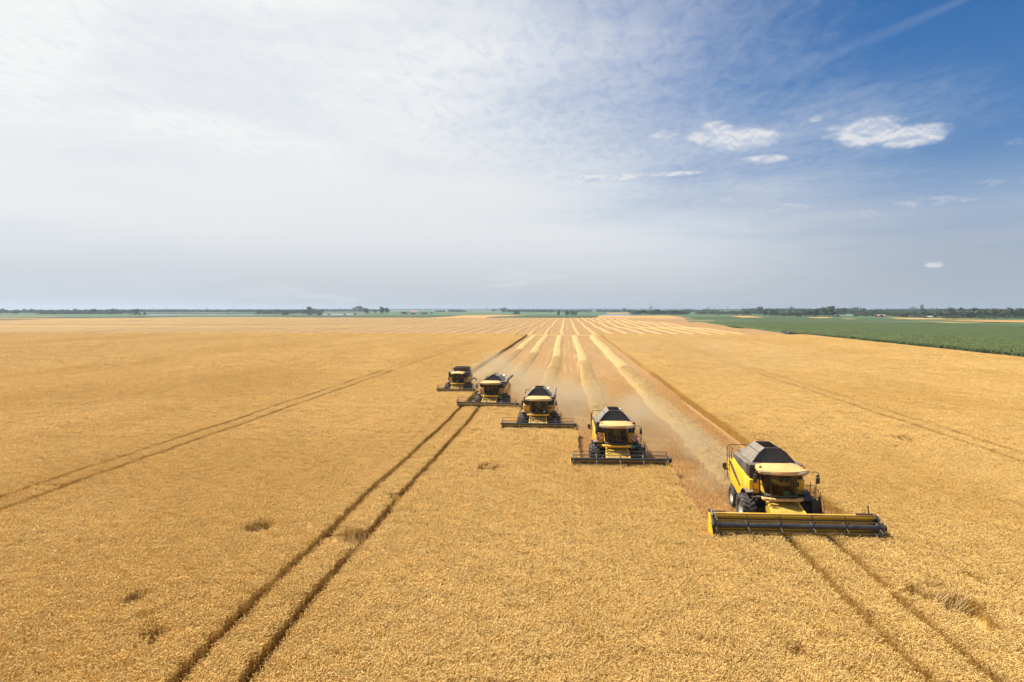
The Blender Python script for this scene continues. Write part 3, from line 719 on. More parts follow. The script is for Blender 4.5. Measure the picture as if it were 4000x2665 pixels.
for h, (lb, dx, wd) in zip(HARV, WR):
    o = windrow(h['x'] - h['hx'] + dx, h['y'] + 6.2 * h['s'], 290.0, wd, .42, int(h['x'] * 3 + 90)); tag(o, lb, 'straw windrow', 'windrows behind the harvesters')
o = windrow(0, -25, 70, 2.2, .35, 77, False)                           # across the headland
o.rotation_euler = (0, 0, R(90)); o.location = (22, 294.5, 0); tag(o, 'straw windrow lying crosswise at the far end of the harvested strip', 'straw windrow')
YE_X = [-760, -574, -542, -464, -410, -316, -198, -111, 37, 80, 160]; YE_Y = [560, 645, 900, 905, 905, 902, 905, 905, 900, 640, 300]
k = 0
for i in range(-88, 11):
    xc = 5.66 + i * 7.3
    ye = float(np.interp(xc, YE_X, YE_Y)) - 8
    if xc > 60: ye = float(np.interp(xc, [60, 75, 88], [820, 640, 420]))
    y0 = 300 if xc > -190 else 300 - min(60, (-190 - xc) * .13)
    o = windrow(xc, y0, ye, 1.8 + .5 * random.random(), .42, 500 + i, False, dz=.01)
    if xc < -200: lb, gp = 'thin pale straw row seen nearly edge on in the far left harvested field', 'far left straw rows'
    elif xc < -20: lb, gp = 'pale straw row slanting to the right in the far harvested field', 'left straw rows beyond the headland'
    elif xc < 22: lb, gp = 'pale straw row running straight away in the middle of the far field', 'middle straw rows beyond the headland'
    else: lb, gp = 'pale straw row slanting left in the far field beside the green maize', 'right straw rows beyond the headland'
    tag(o, lb, 'straw windrow', gp)

# ------------------------------------------------------------------ the green maize field on the right
M_mtop = mat('maize_canopy', (0.064, 0.083, 0.030), (0.038, 0.053, 0.018), 1.0, .9, stretch=(.35, .08, 1), world=True, spec=.05, bump=.5, bscale=3, bdist=.2, lo=.3, hi=.7, detail=6)  # leaf green darkened to include the canopy's self-shadowing
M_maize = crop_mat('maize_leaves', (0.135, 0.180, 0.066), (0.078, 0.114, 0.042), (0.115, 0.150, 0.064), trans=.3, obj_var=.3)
M_tassel = crop_mat('maize_tassels', (0.30, 0.27, 0.10), (0.22, 0.24, 0.08), (0.25, 0.24, 0.09), trans=.25)
def maize_patch(size, n, seed, h=1.9):
    g = np.random.default_rng(seed); V, F, t, mi = [], [], [], []; o = 0
    for i in range(n):
        bx, by = g.uniform(-size / 2, size / 2, 2); hh = h * g.uniform(.85, 1.1)
        for k in range(9):
            a_ = g.uniform(0, 6.28); z0 = hh * g.uniform(.3, .95); L = g.uniform(.45, .8); w_ = g.uniform(.05, .085)
            c, s_ = math.cos(a_), math.sin(a_)
            p = [(0, 0, 0), (L * .45, 0, L * .38), (L * .85, 0, L * .25), (L * 1.1, 0, -.1)]
            for j, (r_, _, zz) in enumerate(p):
                ww = w_ * (1, 1, .7, .1)[j]
                V += [(bx + c * r_ - s_ * ww, by + s_ * r_ + c * ww, z0 + zz), (bx + c * r_ + s_ * ww, by + s_ * r_ - c * ww, z0 + zz)]
            tt = g.uniform(0, 1); t += [tt] * 8
            F += [(o, o + 1, o + 3, o + 2), (o + 2, o + 3, o + 5, o + 4), (o + 4, o + 5, o + 7, o + 6)]; mi += [0] * 3; o += 8
        if g.uniform() < .55:
            for k in range(3):
                a_ = g.uniform(0, 6.28); dx, dy = math.cos(a_) * .12, math.sin(a_) * .12
                V += [(bx - .015, by, hh * .95), (bx + .015, by, hh * .95), (bx + dx + .012, by + dy, hh + .28), (bx + dx - .012, by + dy, hh + .28)]
                t += [.5] * 4; F += [(o, o + 1, o + 2, o + 3)]; mi += [1]; o += 4
    me = np_mesh('maize_%d' % seed, np.array(V), [np.array(F)], [M_maize, M_tassel], t); me.polygons.foreach_set('material_index', mi)
    return me
maize_src = source_collection('maize', [maize_patch(1.6, 12, 600 + i) for i in range(4)])
def xm(y): return np.interp(y, [20, 60, 107, 120, 166, 247, 306, 464, 661], [112, 108.5, 106.5, 107, 105.8, 105.6, 100.5, 109, 116])
mf = [(2700, 1256), (3000, 1252.5), (3590, 1258), (4000, 1271), (4500, 1288)]
mw = [P(px, py, 1.6) for px, py in mf]; MFX, MFY = [p[0] for p in mw], [p[1] for p in mw]
def ymax_m(x): return np.interp(x, MFX, MFY)
ys = np.concatenate([np.arange(60, 330, 2.2), np.arange(330, 640, 9)]); us = np.concatenate([np.linspace(0, 6, 5), np.geomspace(9, 420, 44)])
Yg, Ug = np.meshgrid(ys, us, indexing='ij'); Xg = xm(Yg) + 0.7 + Ug
Yc = np.minimum(Yg, ymax_m(Xg))
Zg = 1.05 + .18 * fbm(Xg, Yc, 51, 3, .12) + .12 * fbm(Xg, Yc, 52, 3, .9); Zg[:, 0] = 0.0
V = np.stack([Xg, Yc, Zg], 2).reshape(-1, 3)
rx, ry = [], []
for y in np.arange(95, 330, 1.15):
    dist = 70 if y < 230 else 36
    x = float(xm(y)) + .5 + np.concatenate([np.arange(0, 14, 1.2), np.arange(14, dist, 1.9)]); rx.append(x + rg.uniform(-.4, .4, len(x))); ry.append(np.full(len(x), y) + rg.uniform(-.5, .5, len(x)))
rx, ry = np.concatenate(rx), np.concatenate(ry); kk = rx < .70 * ry + 8; rx, ry = rx[kk], ry[kk]; n = len(rx)
print('maize patches', n)
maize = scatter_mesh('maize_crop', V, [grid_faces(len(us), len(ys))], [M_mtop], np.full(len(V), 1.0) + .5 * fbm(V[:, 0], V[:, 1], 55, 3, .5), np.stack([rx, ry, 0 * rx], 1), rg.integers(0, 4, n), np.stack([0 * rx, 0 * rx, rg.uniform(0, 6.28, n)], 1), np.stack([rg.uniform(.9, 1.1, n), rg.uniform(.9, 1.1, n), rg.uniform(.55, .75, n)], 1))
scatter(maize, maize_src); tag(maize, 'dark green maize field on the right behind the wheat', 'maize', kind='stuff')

# ------------------------------------------------------------------ trees
def leaf_mat(name, a, b):
    return crop_mat(name, a, b, tuple((x + y) / 2 for x, y in zip(a, b)), trans=.3, obj_var=.3)
LEAF = [leaf_mat('dark_leaves', (0.040, 0.072, 0.026), (0.022, 0.044, 0.017)), leaf_mat('mid_green_leaves', (0.065, 0.110, 0.034), (0.038, 0.070, 0.024)),
        leaf_mat('olive_leaves', (0.115, 0.125, 0.052), (0.075, 0.090, 0.036)), leaf_mat('light_green_leaves', (0.135, 0.180, 0.050), (0.090, 0.130, 0.038)), leaf_mat('brownish_scrub_leaves', (0.110, 0.090, 0.048), (0.075, 0.064, 0.034))]
M_bark = mat('bark', (0.10, 0.075, 0.05), (0.06, 0.045, 0.03), 4, .9)
def crown_mesh(name, kind, seed, nleaf=520):
    """unit crown: 1 wide, 1 high, standing on z=0; lobes with gaps, filled with leaf-clump faces"""
    g = np.random.default_rng(seed)
    lobes = []
    if kind == 'round':
        for k in range(15):
            a_ = g.uniform(0, 6.28); z = g.uniform(.24, .84); r = .33 * math.sqrt(max(.05, 1 - ((z - .52) / .5) ** 2)) * g.uniform(.4, 1.05); lobes.append((r * math.cos(a_), r * math.sin(a_), z, g.uniform(.12, .19)))
        lobes.append((0, 0, .5, .26))
    elif kind == 'wide':
        for k in range(16):
            a_ = g.uniform(0, 6.28); r = g.uniform(.05, .40); z = .3 + .42 * (1 - r / .5) + g.uniform(-.14, .16); lobes.append((r * math.cos(a_), r * math.sin(a_), z, g.uniform(.11, .19)))
    elif kind == 'column':
        for k in range(12):
            z = .06 + .86 * k / 11; lobes.append((g.normal(0, .07), g.normal(0, .07), z, .30 * (1 - abs(z - .42)) ** .8 * g.uniform(.75, 1.1) + .04))
    else:                                                               # bush
        for k in range(13):
            a_ = g.uniform(0, 6.28); r = g.uniform(.0, .38); lobes.append((r * math.cos(a_), r * math.sin(a_), g.uniform(.14, .66), g.uniform(.15, .24)))
    lobes = np.array(lobes); wgt = lobes[:, 3] ** 2; li = g.choice(len(lobes), nleaf, p=wgt / wgt.sum())
    d = g.normal(0, 1, (nleaf, 3)); d /= np.linalg.norm(d, axis=1, keepdims=True); rr = lobes[li, 3] * g.uniform(.55, 1.05, nleaf)
    zs = .5 if kind == 'column' else 1.0
    c = lobes[li, :3] + d * rr[:, None] * np.array([[1, 1, zs if kind == 'column' else .9]])
    nrm = d + g.normal(0, .55, (nleaf, 3)); a_, b_ = frame_of(nrm)
    s_ = g.uniform(.030, .062, nleaf)[:, None] * (1.25 if kind == 'column' else 1.0); th = g.uniform(0, 6.28, nleaf)[:, None]
    u = (a_ * np.cos(th) + b_ * np.sin(th)) * s_; v = (b_ * np.cos(th) - a_ * np.sin(th)) * s_ * .8
    if kind == 'column': u[:, 2] *= .5; v[:, 2] *= .5
    V = np.stack([c - u, c - v * .9, c + u, c + v], 1).reshape(-1, 3); V[:, 2] = np.maximum(V[:, 2], 0.01)
    V[:, 2] = (V[:, 2] - .01) / (np.percentile(V[:, 2], 99.3) - .01); V[:, :2] *= .5 / np.percentile(np.abs(V[:, :2]), 99)
    t = np.repeat(np.clip(g.uniform(0, 1, len(lobes))[li] * .7 + g.uniform(0, .3, nleaf), 0, 1), 4)
    return V, [np.arange(nleaf)[:, None] * 4 + np.array([[0, 1, 2, 3]])], t
CROWN = {}
for kd in ('round', 'wide', 'column', 'bush'):
    for ci in range(5):
        for sd in range(2):
            V, F, t = crown_mesh(kd, kd, 700 + sd * 17 + len(kd)); CROWN[kd, ci, sd] = np_mesh('%s_crown' % kd, V, F, [LEAF[ci]], t)
tb = MB(); tb.tube([(0, 0, -.02), (.008, 0, .25), (0, .005, .6)], [.035, .026, .01], 7)
for a_ in (0.3, 2.2, 4.4): tb.tube([(0, 0, .25), (.12 * math.cos(a_), .12 * math.sin(a_), .45), (.22 * math.cos(a_), .22 * math.sin(a_), .62)], [.016, .01, .005], 5)
_t = tb.build('trunk', M_bark); TRUNK = _t.data; bpy.data.objects.remove(_t)
def tree(px, base, top, wpx, kind, ci, label, cat='tree', name=None, group=None):
    x, y = P(px, base, 0.0); dep = -x * math.sin(YAW) + y * math.cos(YAW)
    h = (base - top) * dep / FPX * 1.04; wd = wpx * dep / FPX * 1.06
    e = empty(name or ('bush' if kind == 'bush' else 'poplar_tree' if kind == 'column' else 'tree'), (x, y, 0), random.uniform(0, 6.28)); tag(e, label, cat, group)
    t_ = link_mesh('trunk', TRUNK, e); c_ = link_mesh('crown', CROWN[kind, ci, random.randint(0, 1)], e)
    t_.scale = (h * .9, h * .9, h); c_.scale = (wd, wd, h)
    return e
TREES = [
 (540, 1232.5, 1208.5, 40, 'bush', 0, 'large round dark bush standing alone left of the flood water'), (568, 1231.5, 1221, 16, 'bush', 0, 'small dark bush touching the large round bush at the flood water'),
 (509, 1231.5, 1226.5, 7, 'bush', 0, 'tiny dark bush standing left of the large round bush'), (558, 1240.5, 1236.5, 9, 'bush', 0, 'low dark shrub at the edge of the ripe field below the round bush'),
 (295, 1227, 1207, 18, 'round', 1, 'taller round tree rising from the left hand hedge belt'), (361, 1227.5, 1208, 40, 'wide', 0, 'broad dark tree clump in the left hand hedge belt'), (451, 1228, 1207.2, 42, 'wide', 0, 'broad dark tree clump at the right end of the left hedge belt'),
 (417, 1213, 1203.5, 5, 'column', 0, 'small dark pointed tree above the left hedge belt'), (122, 1222, 1207.3, 16, 'round', 0, 'blue hazy tree on the skyline at far left, first of three'), (96, 1222, 1207, 14, 'round', 0, 'hazy rounded tree near the left end of the skyline'), (14, 1224, 1206.3, 22, 'wide', 0, 'hazy broad tree crown at the left edge of the photo'),
 (1115, 1231.5, 1220, 50, 'bush', 0, 'long green thicket between two flood water strips'), (1211, 1232, 1223.5, 28, 'bush', 0, 'low flat dark bush at the right end of the left flood water'), (1244, 1234, 1223.5, 27, 'bush', 0, 'rounded dark bush in front of the broad domed tree'),
 (1214, 1226, 1199.6, 40, 'wide', 0, 'broad domed tree rising above the woods near the flood water'), (1400, 1220, 1196.8, 40, 'wide', 0, 'tall broad dark tree standing highest left of the pink roofed house'), (1429, 1229.5, 1204.5, 25, 'round', 1, 'grey green rounded tree right of the tallest broad tree'),
 (1466, 1224, 1211, 11, 'round', 0, 'small round tree between the grey green tree and the ragged pair'), (1492, 1228.5, 1200, 22, 'round', 0, 'ragged dark tree, left one of a close pair'), (1511, 1227, 1203, 18, 'round', 0, 'ragged dark tree, right one of a close pair'),
 (1345, 1231.8, 1226, 14, 'bush', 0, 'small dark bush in front of the right flood water'), (1388, 1231.5, 1223, 10, 'bush', 0, 'dark upright bush at the right end of the flood water'), (1285, 1232, 1227, 14, 'bush', 1, 'small green bush at the water edge left of the other small bush'),
 (1585, 1229.5, 1218.5, 38, 'bush', 0, 'dark hedge bush just left of the pink roofed house'), (1614, 1229.5, 1222, 22, 'bush', 0, 'dark bush right in front of the pink roofed house'), (1652, 1228.5, 1221, 50, 'bush', 1, 'long green hedge right of the pink roofed house'), (1685, 1227, 1218, 10, 'bush', 1, 'small round bush at the end of the green hedge'),
 (1764, 1220, 1209.5, 28, 'wide', 0, 'dark tree clump around the grey roofed house'), (1795, 1219.5, 1210.5, 34, 'bush', 0, 'dark bush row right of the grey roofed house'), (1902, 1213, 1200.5, 5, 'column', 0, 'single dark pointed tree on the skyline left of centre'),
 (1934, 1218.5, 1208, 30, 'wide', 0, 'dark tree group right of the single pointed tree'), (1967, 1222.5, 1203.5, 30, 'round', 0, 'rounded tree rising above the left middle green meadow'), (2013, 1230, 1213.5, 38, 'bush', 0, 'dense dark green bush on the middle green meadow'),
 (2182, 1232, 1211.5, 13, 'column', 0, 'narrow dark tree standing alone beside the olive bushes'), (2214, 1232, 1215, 24, 'bush', 2, 'olive yellow bush, left one of three in a row'), (2232, 1232, 1216, 22, 'bush', 2, 'olive yellow bush, middle one of three in a row'), (2248, 1232, 1214, 22, 'bush', 2, 'olive yellow bush, right one of three in a row'),
 (2097, 1214, 1202.5, 3.5, 'column', 0, 'tiny dark pointed tree on the middle skyline'), (2438, 1222, 1205, 16, 'round', 0, 'rounded dark tree beside the bare sandy field'), (2466, 1229, 1212, 38, 'wide', 0, 'grey green thicket right of the sandy field'), (2288, 1219.5, 1214, 8, 'bush', 0, 'small dark bush left of the sandy field'),
 (2539.5, 1214, 1194.5, 6, 'column', 0, 'tall narrow poplar, left one of the twin pair'), (2546.5, 1214, 1193.6, 6, 'column', 0, 'tall narrow poplar, right one of the twin pair'), (2533, 1212, 1205, 3, 'column', 0, 'short pointed tree just left of the twin poplars'), (2644, 1212, 1202, 3.5, 'column', 0, 'small poplar on the skyline right of the twin pair'),
 (2628, 1229, 1211.5, 40, 'bush', 0, 'dark round bush clump at the right end of the green belt'), (2560, 1230, 1209.5, 50, 'wide', 0, 'dark green tree mass below the twin poplars'), (2515, 1231, 1211, 36, 'wide', 1, 'green tree mass left of the twin poplars'), (2680, 1222, 1209, 24, 'wide', 0, 'dark trees just left of the beige house'),
 (2767, 1213, 1200.8, 15, 'round', 0, 'round hazy tree alone on the skyline right of the beige house'), (2810, 1231.5, 1213.5, 48, 'bush', 2, 'grey green thicket, leftmost of the pale belt'), (2875, 1231.5, 1214, 52, 'bush', 2, 'grey green thicket in the middle of the pale belt'), (2925, 1232, 1214.5, 50, 'bush', 1, 'grey green thicket right of the middle of the pale belt'),
 (2969, 1230, 1199, 22, 'round', 0, 'tall dark tree rising from the right part of the pale belt'), (2987, 1233, 1211, 30, 'bush', 1, 'green thicket at the right end of the pale belt'), (3091, 1218, 1198.6, 18, 'round', 0, 'dark domed tree on the skyline behind the yellow green tree'),
 (3057, 1238, 1218.5, 28, 'round', 3, 'bright yellow green tree at the maize edge'), (3086, 1238.5, 1214.5, 34, 'round', 3, 'light green tree right beside the bright yellow green one'), (3025, 1236, 1211, 40, 'wide', 1, 'green tree left of the bright yellow green one'), (3118, 1238.5, 1219, 34, 'bush', 1, 'olive green bush between the light tree and the dark group'),
 (3148, 1238.5, 1212, 36, 'wide', 1, 'mid green tree left of the dark group'), (3186, 1238.5, 1208, 54, 'round', 0, 'dark leafy tree touching the biggest tree on its left'), (3238, 1237.5, 1198.2, 62, 'round', 1, 'biggest full green tree above the maize field'), (3288, 1231, 1204.5, 34, 'round', 0, 'dark round tree right of the biggest tree'),
 (3341, 1222, 1200.8, 26, 'round', 0, 'tall dark tree behind the long green polytunnel'), (3343, 1238, 1224.5, 25, 'bush', 2, 'pale round bush at the right end of the polytunnel'), (3368, 1228, 1204.5, 28, 'round', 0, 'dark tree left of the red roofed house'), (3385, 1236, 1217, 30, 'bush', 1, 'green bush between polytunnel and red roofed house'),
 (3418, 1236, 1214, 34, 'wide', 1, 'green tree just left of the red roofed house'), (3443, 1239.5, 1230.5, 13, 'bush', 0, 'dark shrub in front of the red roofed house'), (3421, 1239, 1229, 10, 'bush', 4, 'brownish shrub at the left gable of the red roofed house'),
 (3530, 1240, 1227, 48, 'bush', 4, 'brownish scrub, left of two by the grey shed roof'), (3588, 1241, 1228, 50, 'bush', 4, 'brownish scrub, right of two by the grey shed roof'), (3615, 1242, 1236, 30, 'bush', 0, 'dark low hedge left of the grey shed roof'),
 (3597.5, 1227, 1193, 8, 'column', 0, 'tall dark poplar, left one of the pair beside the big grey building'), (3604, 1227, 1191.2, 9, 'column', 0, 'tall dark poplar, right one of the pair beside the big grey building'), (3611, 1226, 1206.5, 12, 'round', 0, 'round dark tree tucked against the tall poplar pair'),
 (3655, 1242, 1229, 26, 'bush', 1, 'green bush right of the grey shed roof'), (3641, 1213, 1203, 13, 'round', 0, 'small hazy tree on the skyline right of the poplar pair'), (3660, 1213, 1202.5, 9, 'round', 0, 'slim hazy tree on the skyline, second right of the poplar pair'),
 (3716, 1240, 1202.6, 26, 'round', 1, 'tall grey green domed tree at the right hand field'), (3748, 1238, 1203.5, 24, 'wide', 1, 'grey green tree just right of the tall domed tree'), (3704, 1246, 1236, 22, 'bush', 1, 'low green bush before the tall domed tree'), (3730, 1247, 1231, 30, 'bush', 1, 'rounded green bush right in front of the domed tree'),
 (3763, 1240.5, 1224, 20, 'bush', 0, 'dark bush between the domed tree and the dark full tree'), (3808, 1239.5, 1205.5, 32, 'round', 0, 'dark full tree in the right hand belt'), (3838, 1243, 1229, 22, 'bush', 1, 'green bush right of the dark full tree'), (3850, 1240, 1209, 34, 'wide', 1, 'pale green spreading tree in the right hand belt'),
 (3884, 1242, 1206.5, 34, 'round', 2, 'dusty grey green tree, third from the right edge'), (3935, 1242, 1204, 44, 'wide', 1, 'broad grey green tree, second from the right edge'), (3978, 1242, 1206, 50, 'round', 0, 'dense dark tree at the right edge of the photo')]
for t in TREES: tree(*t, cat='bush' if t[4] == 'bush' else 'tree', group='bushes on the plain' if t[4] == 'bush' else 'trees on the plain')

# far woods that read as one mass along the horizon
wv = [bpy.data.objects.new('wood_%02d' % i, CROWN[kc]) for i, kc in enumerate([('round', 0, 0), ('round', 0, 1), ('wide', 0, 0), ('wide', 0, 1), ('bush', 0, 0), ('bush', 0, 1), ('round', 1, 0), ('wide', 1, 1), ('bush', 1, 0), ('bush', 2, 1), ('wide', 2, 0), ('bush', 4, 0)])]
woods_src = bpy.data.collections.new('woods')
for o in wv: woods_src.objects.link(o)
BELT = [(-250, 250, 1226, 1210.3, 70, (0, 6)), (150, 360, 1228, 1216.5, 34, (4, 6)), (250, 530, 1226, 1210.5, 60, (0, 8)), (360, 480, 1228, 1218, 20, (4, 6)), (480, 1260, 1222.5, 1209.8, 170, (0, 4)), (560, 1200, 1219, 1209, 110, (0, 4)),
        (580, 1100, 1227, 1224.3, 60, (4, 6)), (1000, 1260, 1226, 1211.5, 60, (0, 8)), (1180, 1520, 1219.5, 1208.3, 110, (0, 4)), (1500, 2340, 1213.2, 1206.8, 240, (0, 4)), (1700, 1820, 1219.5, 1213, 30, (4, 6)), (1980, 2160, 1221, 1210, 60, (0, 4)), (2080, 2310, 1220, 1211.5, 50, (0, 6)),
        (2330, 2480, 1219.5, 1210, 46, (0, 11)), (2300, 2760, 1212, 1206, 130, (0, 4)), (2470, 2690, 1229, 1213, 70, (6, 9)), (2650, 2800, 1220.5, 1210, 40, (0, 9)), (2680, 3010, 1215, 1207.5, 90, (0, 4)), (2720, 3010, 1228, 1216, 70, (7, 11)),
        (2900, 3340, 1224, 1206.5, 110, (0, 9)), (3000, 3300, 1234, 1219, 70, (6, 9)), (3240, 3520, 1227, 1211, 80, (0, 9)), (3330, 3520, 1236, 1224, 36, (6, 9)), (3480, 3700, 1236, 1219, 70, (6, 9)), (3400, 3750, 1222, 1207.8, 100, (0, 4)), (3650, 4100, 1227, 1207.5, 110, (0, 4)),
        (3660, 4120, 1239, 1215, 120, (6, 11)), (3680, 4120, 1244, 1238, 60, (8, 10))]
wp, wvid, ws = [], [], []
for (a, b, base, top, n, (v0, v1)) in BELT:
    n = int(n * 1.5)
    for i in range(n):
        px = a + (b - a) * (i + random.random()) / n; bs = base + random.uniform(-1.2, .8) * (base - 1208.6) * .06
        x, y = P(px, bs, 0); dep = -x * math.sin(YAW) + y * math.cos(YAW)
        h = (bs - top) * dep / FPX * random.uniform(.78, 1.10); ww = max((b - a) / n * 2.6 * dep / FPX, h * random.uniform(.8, 1.4))
        wp.append((x, y, 0)); wvid.append(random.randint(v0, v1 - 1)); ws.append((ww, ww, h))
n = len(wp)
woods = scatter_mesh('distant_woods', np.zeros((0, 3)), [], [LEAF[0]], np.zeros(0), np.array(wp), np.array(wvid), np.stack([np.zeros(n), np.zeros(n), rg.uniform(0, 6.28, n)], 1), np.array(ws))
scatter(woods, woods_src); tag(woods, 'hazy far woods and hedges along the horizon', 'woods', kind='stuff')

# ------------------------------------------------------------------ far buildings, masts
M_rtile = mat('red_roof_tiles', (0.27, 0.135, 0.10), (0.22, 0.11, 0.08), 2, .8)
M_ptile = mat('pink_roof_tiles', (0.42, 0.23, 0.18), (0.36, 0.20, 0.155), 2, .8)
M_groof = mat('grey_sheet_roof', (0.42, 0.46, 0.50), (0.35, 0.39, 0.43), 2, .5)
M_wallw = mat('pale_render', (0.62, 0.56, 0.48), (0.54, 0.48, 0.41), 1, .85)
M_concrete = mat('grey_concrete', (0.17, 0.19, 0.23), (0.14, 0.155, 0.19), .3, .8)
M_win = mat('dark_window', (0.04, 0.045, 0.05), (0.06, 0.065, 0.07), 2, .2)
M_tun = mat('green_film', (0.12, 0.18, 0.14), (0.09, 0.14, 0.11), .6, .4)
M_mast = mat('mast_steel', (0.20, 0.20, 0.20), (0.15, 0.15, 0.15), 2, .6)
def house(px, base, wpx, eave, ridge, roofm, label, dpx=None, name='house', hip=.12):
    x, y = P(px, base, 0); dep = -x * math.sin(YAW) + y * math.cos(YAW); k = dep / FPX
    W, he, hr = wpx * k, (base - eave) * k, (base - ridge) * k; D = W * .55 if dpx is None else dpx * k
    e = empty(name, (x, y, 0), math.atan2(-x, y) * .7); tag(e, label, 'house' if name == 'house' else 'building')
    b = MB().box(-W / 2, W / 2, 0, D, -.2, he); b.build('wall', M_wallw, e)
    o = .05 * W; r = MB(); h_ = hip * W
    r.add([(-W / 2 - o, -o, he - .1), (W / 2 + o, -o, he - .1), (W / 2 + o, D + o, he - .1), (-W / 2 - o, D + o, he - .1), (-W / 2 + h_, D / 2, hr), (W / 2 - h_, D / 2, hr)], [(0, 1, 5, 4), (2, 3, 4, 5), (1, 2, 5), (3, 0, 4), (3, 2, 1, 0)])
    rf = r.build('roof', roofm, e)
    MB().box(W * .18, W * .18 + .9, D * .45, D * .45 + .9, hr - 1.2, hr + 1.0).build('chimney', M_rtile, rf)
    for i in range(4):
        cx = -W / 2 + W * (i + .5) / 4
        if i == 2: MB().box(cx - .55, cx + .55, -.05, .02, 0, min(2.2, he * .8)).build('door', M_win, e)
        else:
            f = MB().box(cx - .75, cx + .75, -.05, .02, he * .35, he * .78).build('window', M_wallw, e); MB().box(cx - .65, cx + .65, -.09, -.04, he * .38, he * .75).build('pane', M_win, f)
    return e
house(1617, 1226.5, 26, 1221, 1211.5, M_ptile, 'farm building with a large pink tiled roof among bushes', hip=.03)
house(1748, 1219.5, 18, 1216.5, 1212.5, M_groof, 'low grey roofed house by the dark tree clump', hip=.05)
house(2693, 1217, 9, 1212.8, 1210.5, M_rtile, 'small beige house at the left end of the long dark roof')
house(3442, 1239, 36, 1234.8, 1228.8, M_rtile, 'wide house with red roof behind the maize field', hip=.14)
house(3471, 1216, 19, 1212.6, 1211.2, M_wallw, 'long white building half hidden in the woods on the right', name='farm_building', hip=.02)
house(3632, 1241.5, 24, 1238.8, 1234.8, M_groof, 'low shed with blue grey sheet roof between hedges', name='shed', hip=.03)
house(2727, 1217, 34, 1210.8, 1207.2, M_concrete, 'long barn with dark roof right of the beige house', name='barn', hip=.03)
x, y = P(3298, 1237.5, 0); k_ = y / FPX                                 # polytunnel
e = empty('polytunnel', (x, y, 0), R(-28)); tag(e, 'long pale green polytunnel sloping beside the biggest tree', 'polytunnel')
b = MB(); n_ = 10; L_, W_, H_ = 66 * k_, 9.0, 3.2
ring = [(W_ / 2 * math.cos(math.pi * i / n_), H_ * math.sin(math.pi * i / n_)) for i in range(n_ + 1)]
b.prism([(p[0], p[1] - .1) for p in ring], 'x', -L_ / 2, L_ / 2); b.build('film_cover', M_tun, e)
b = MB()
for i in range(9):
    xx = -L_ / 2 + L_ * i / 8; b.tube([(xx, p[0] * 1.02, p[1] * 1.02 - .08) for p in ring], .06, 5)
b.build('hoop', M_mast, e)
x, y = P(3567, 1216, 0); k_ = y / FPX                                   # big stepped block on the skyline
e = empty('block_building', (x, y, 0), R(-18)); tag(e, 'large stepped blue grey block rising behind the woods near the poplar pair', 'building')
W_ = 40 * k_; H_ = 14 * k_
for nm, (a0, a1, h0, h1, d) in (('lower_block', (-.5, .5, 0, .62, 0)), ('middle_block', (-.36, .40, .62, .82, .05)), ('upper_block', (-.26, .24, .82, 1.06, .09)), ('roof_plant', (-.06, .08, 1.06, 1.2, .12))):
    MB().box(a0 * W_, a1 * W_, d * W_, .45 * W_, h0 * H_ + (.01 if h0 else -.3), h1 * H_).build(nm, M_concrete, e)
b = MB()
for f in range(5):
    for i in range(16):
        cx = -.46 * W_ + .92 * W_ * i / 15; b.box(cx - .012 * W_, cx + .012 * W_, -.15, .05, H_ * (.08 + f * .11), H_ * (.13 + f * .11))
wn = b.build('window', M_win, e); wn['kind'] = 'stuff'
def pylon(px, base, top, label):
    x, y = P(px, base, 0); k = math.hypot(x, y) / FPX; H = (base - top) * k; w0, w1 = H * .10, H * .02; t = max(.10, .10 * k)
    e = empty('pylon', (x, y, 0), random.uniform(-.4, .4)); tag(e, label, 'pylon', 'power pylons on the horizon')
    b = MB()
    for sx in (-1, 1):
        for sy in (-1, 1): b.tube([(sx * w0, sy * w0, -.3), (sx * w1, sy * w1, H)], t, 4)
    for j in range(7):
        z0, z1 = H * j / 7, H * (j + 1) / 7; a0, a1 = w0 + (w1 - w0) * j / 7, w0 + (w1 - w0) * (j + 1) / 7
        for s in (-1, 1): b.tube([(-a0, s * a0, z0), (a1, s * a1, z1)], t * .6, 3); b.tube([(a0, s * a0, z0), (-a1, s * a1, z1)], t * .6, 3)
    b.build('lattice', M_mast, e)
    b = MB()
    for z, w_ in ((H * .72, .22), (H * .84, .17), (H * .95, .12)): b.tube([(-H * w_, 0, z), (0, 0, z + H * .03), (H * w_, 0, z)], t, 4)
    b.build('cross_arm', M_mast, e)
for i, px in enumerate((602, 653, 768, 807, 915, 1073, 1672, 2031, 2049, 2189, 2362, 2729, 2790, 2812, 2838, 2845, 2901, 2920, 2949, 3800, 3811, 3324)):
    pylon(px, 1216.5, 1199.5 - (i % 3) * .8, 'faint grey lattice pylon standing on the far horizon')
x, y = P(1806, 1213, 0); H_ = 15 * y / FPX
b = MB(); b.tube([(0, 0, -.3), (0, 0, H_ * .6), (0, 0, H_ * .85), (0, 0, H_)], [1.1, .9, 1.2, .5], 8); b.tube([(0, 0, H_), (0, 0, H_ * 1.15)], .2, 5)
o = b.build('radio_mast', M_mast, loc=(x, y, 0)); tag(o, 'slender grey mast on the skyline right of the grey roofed house', 'mast')

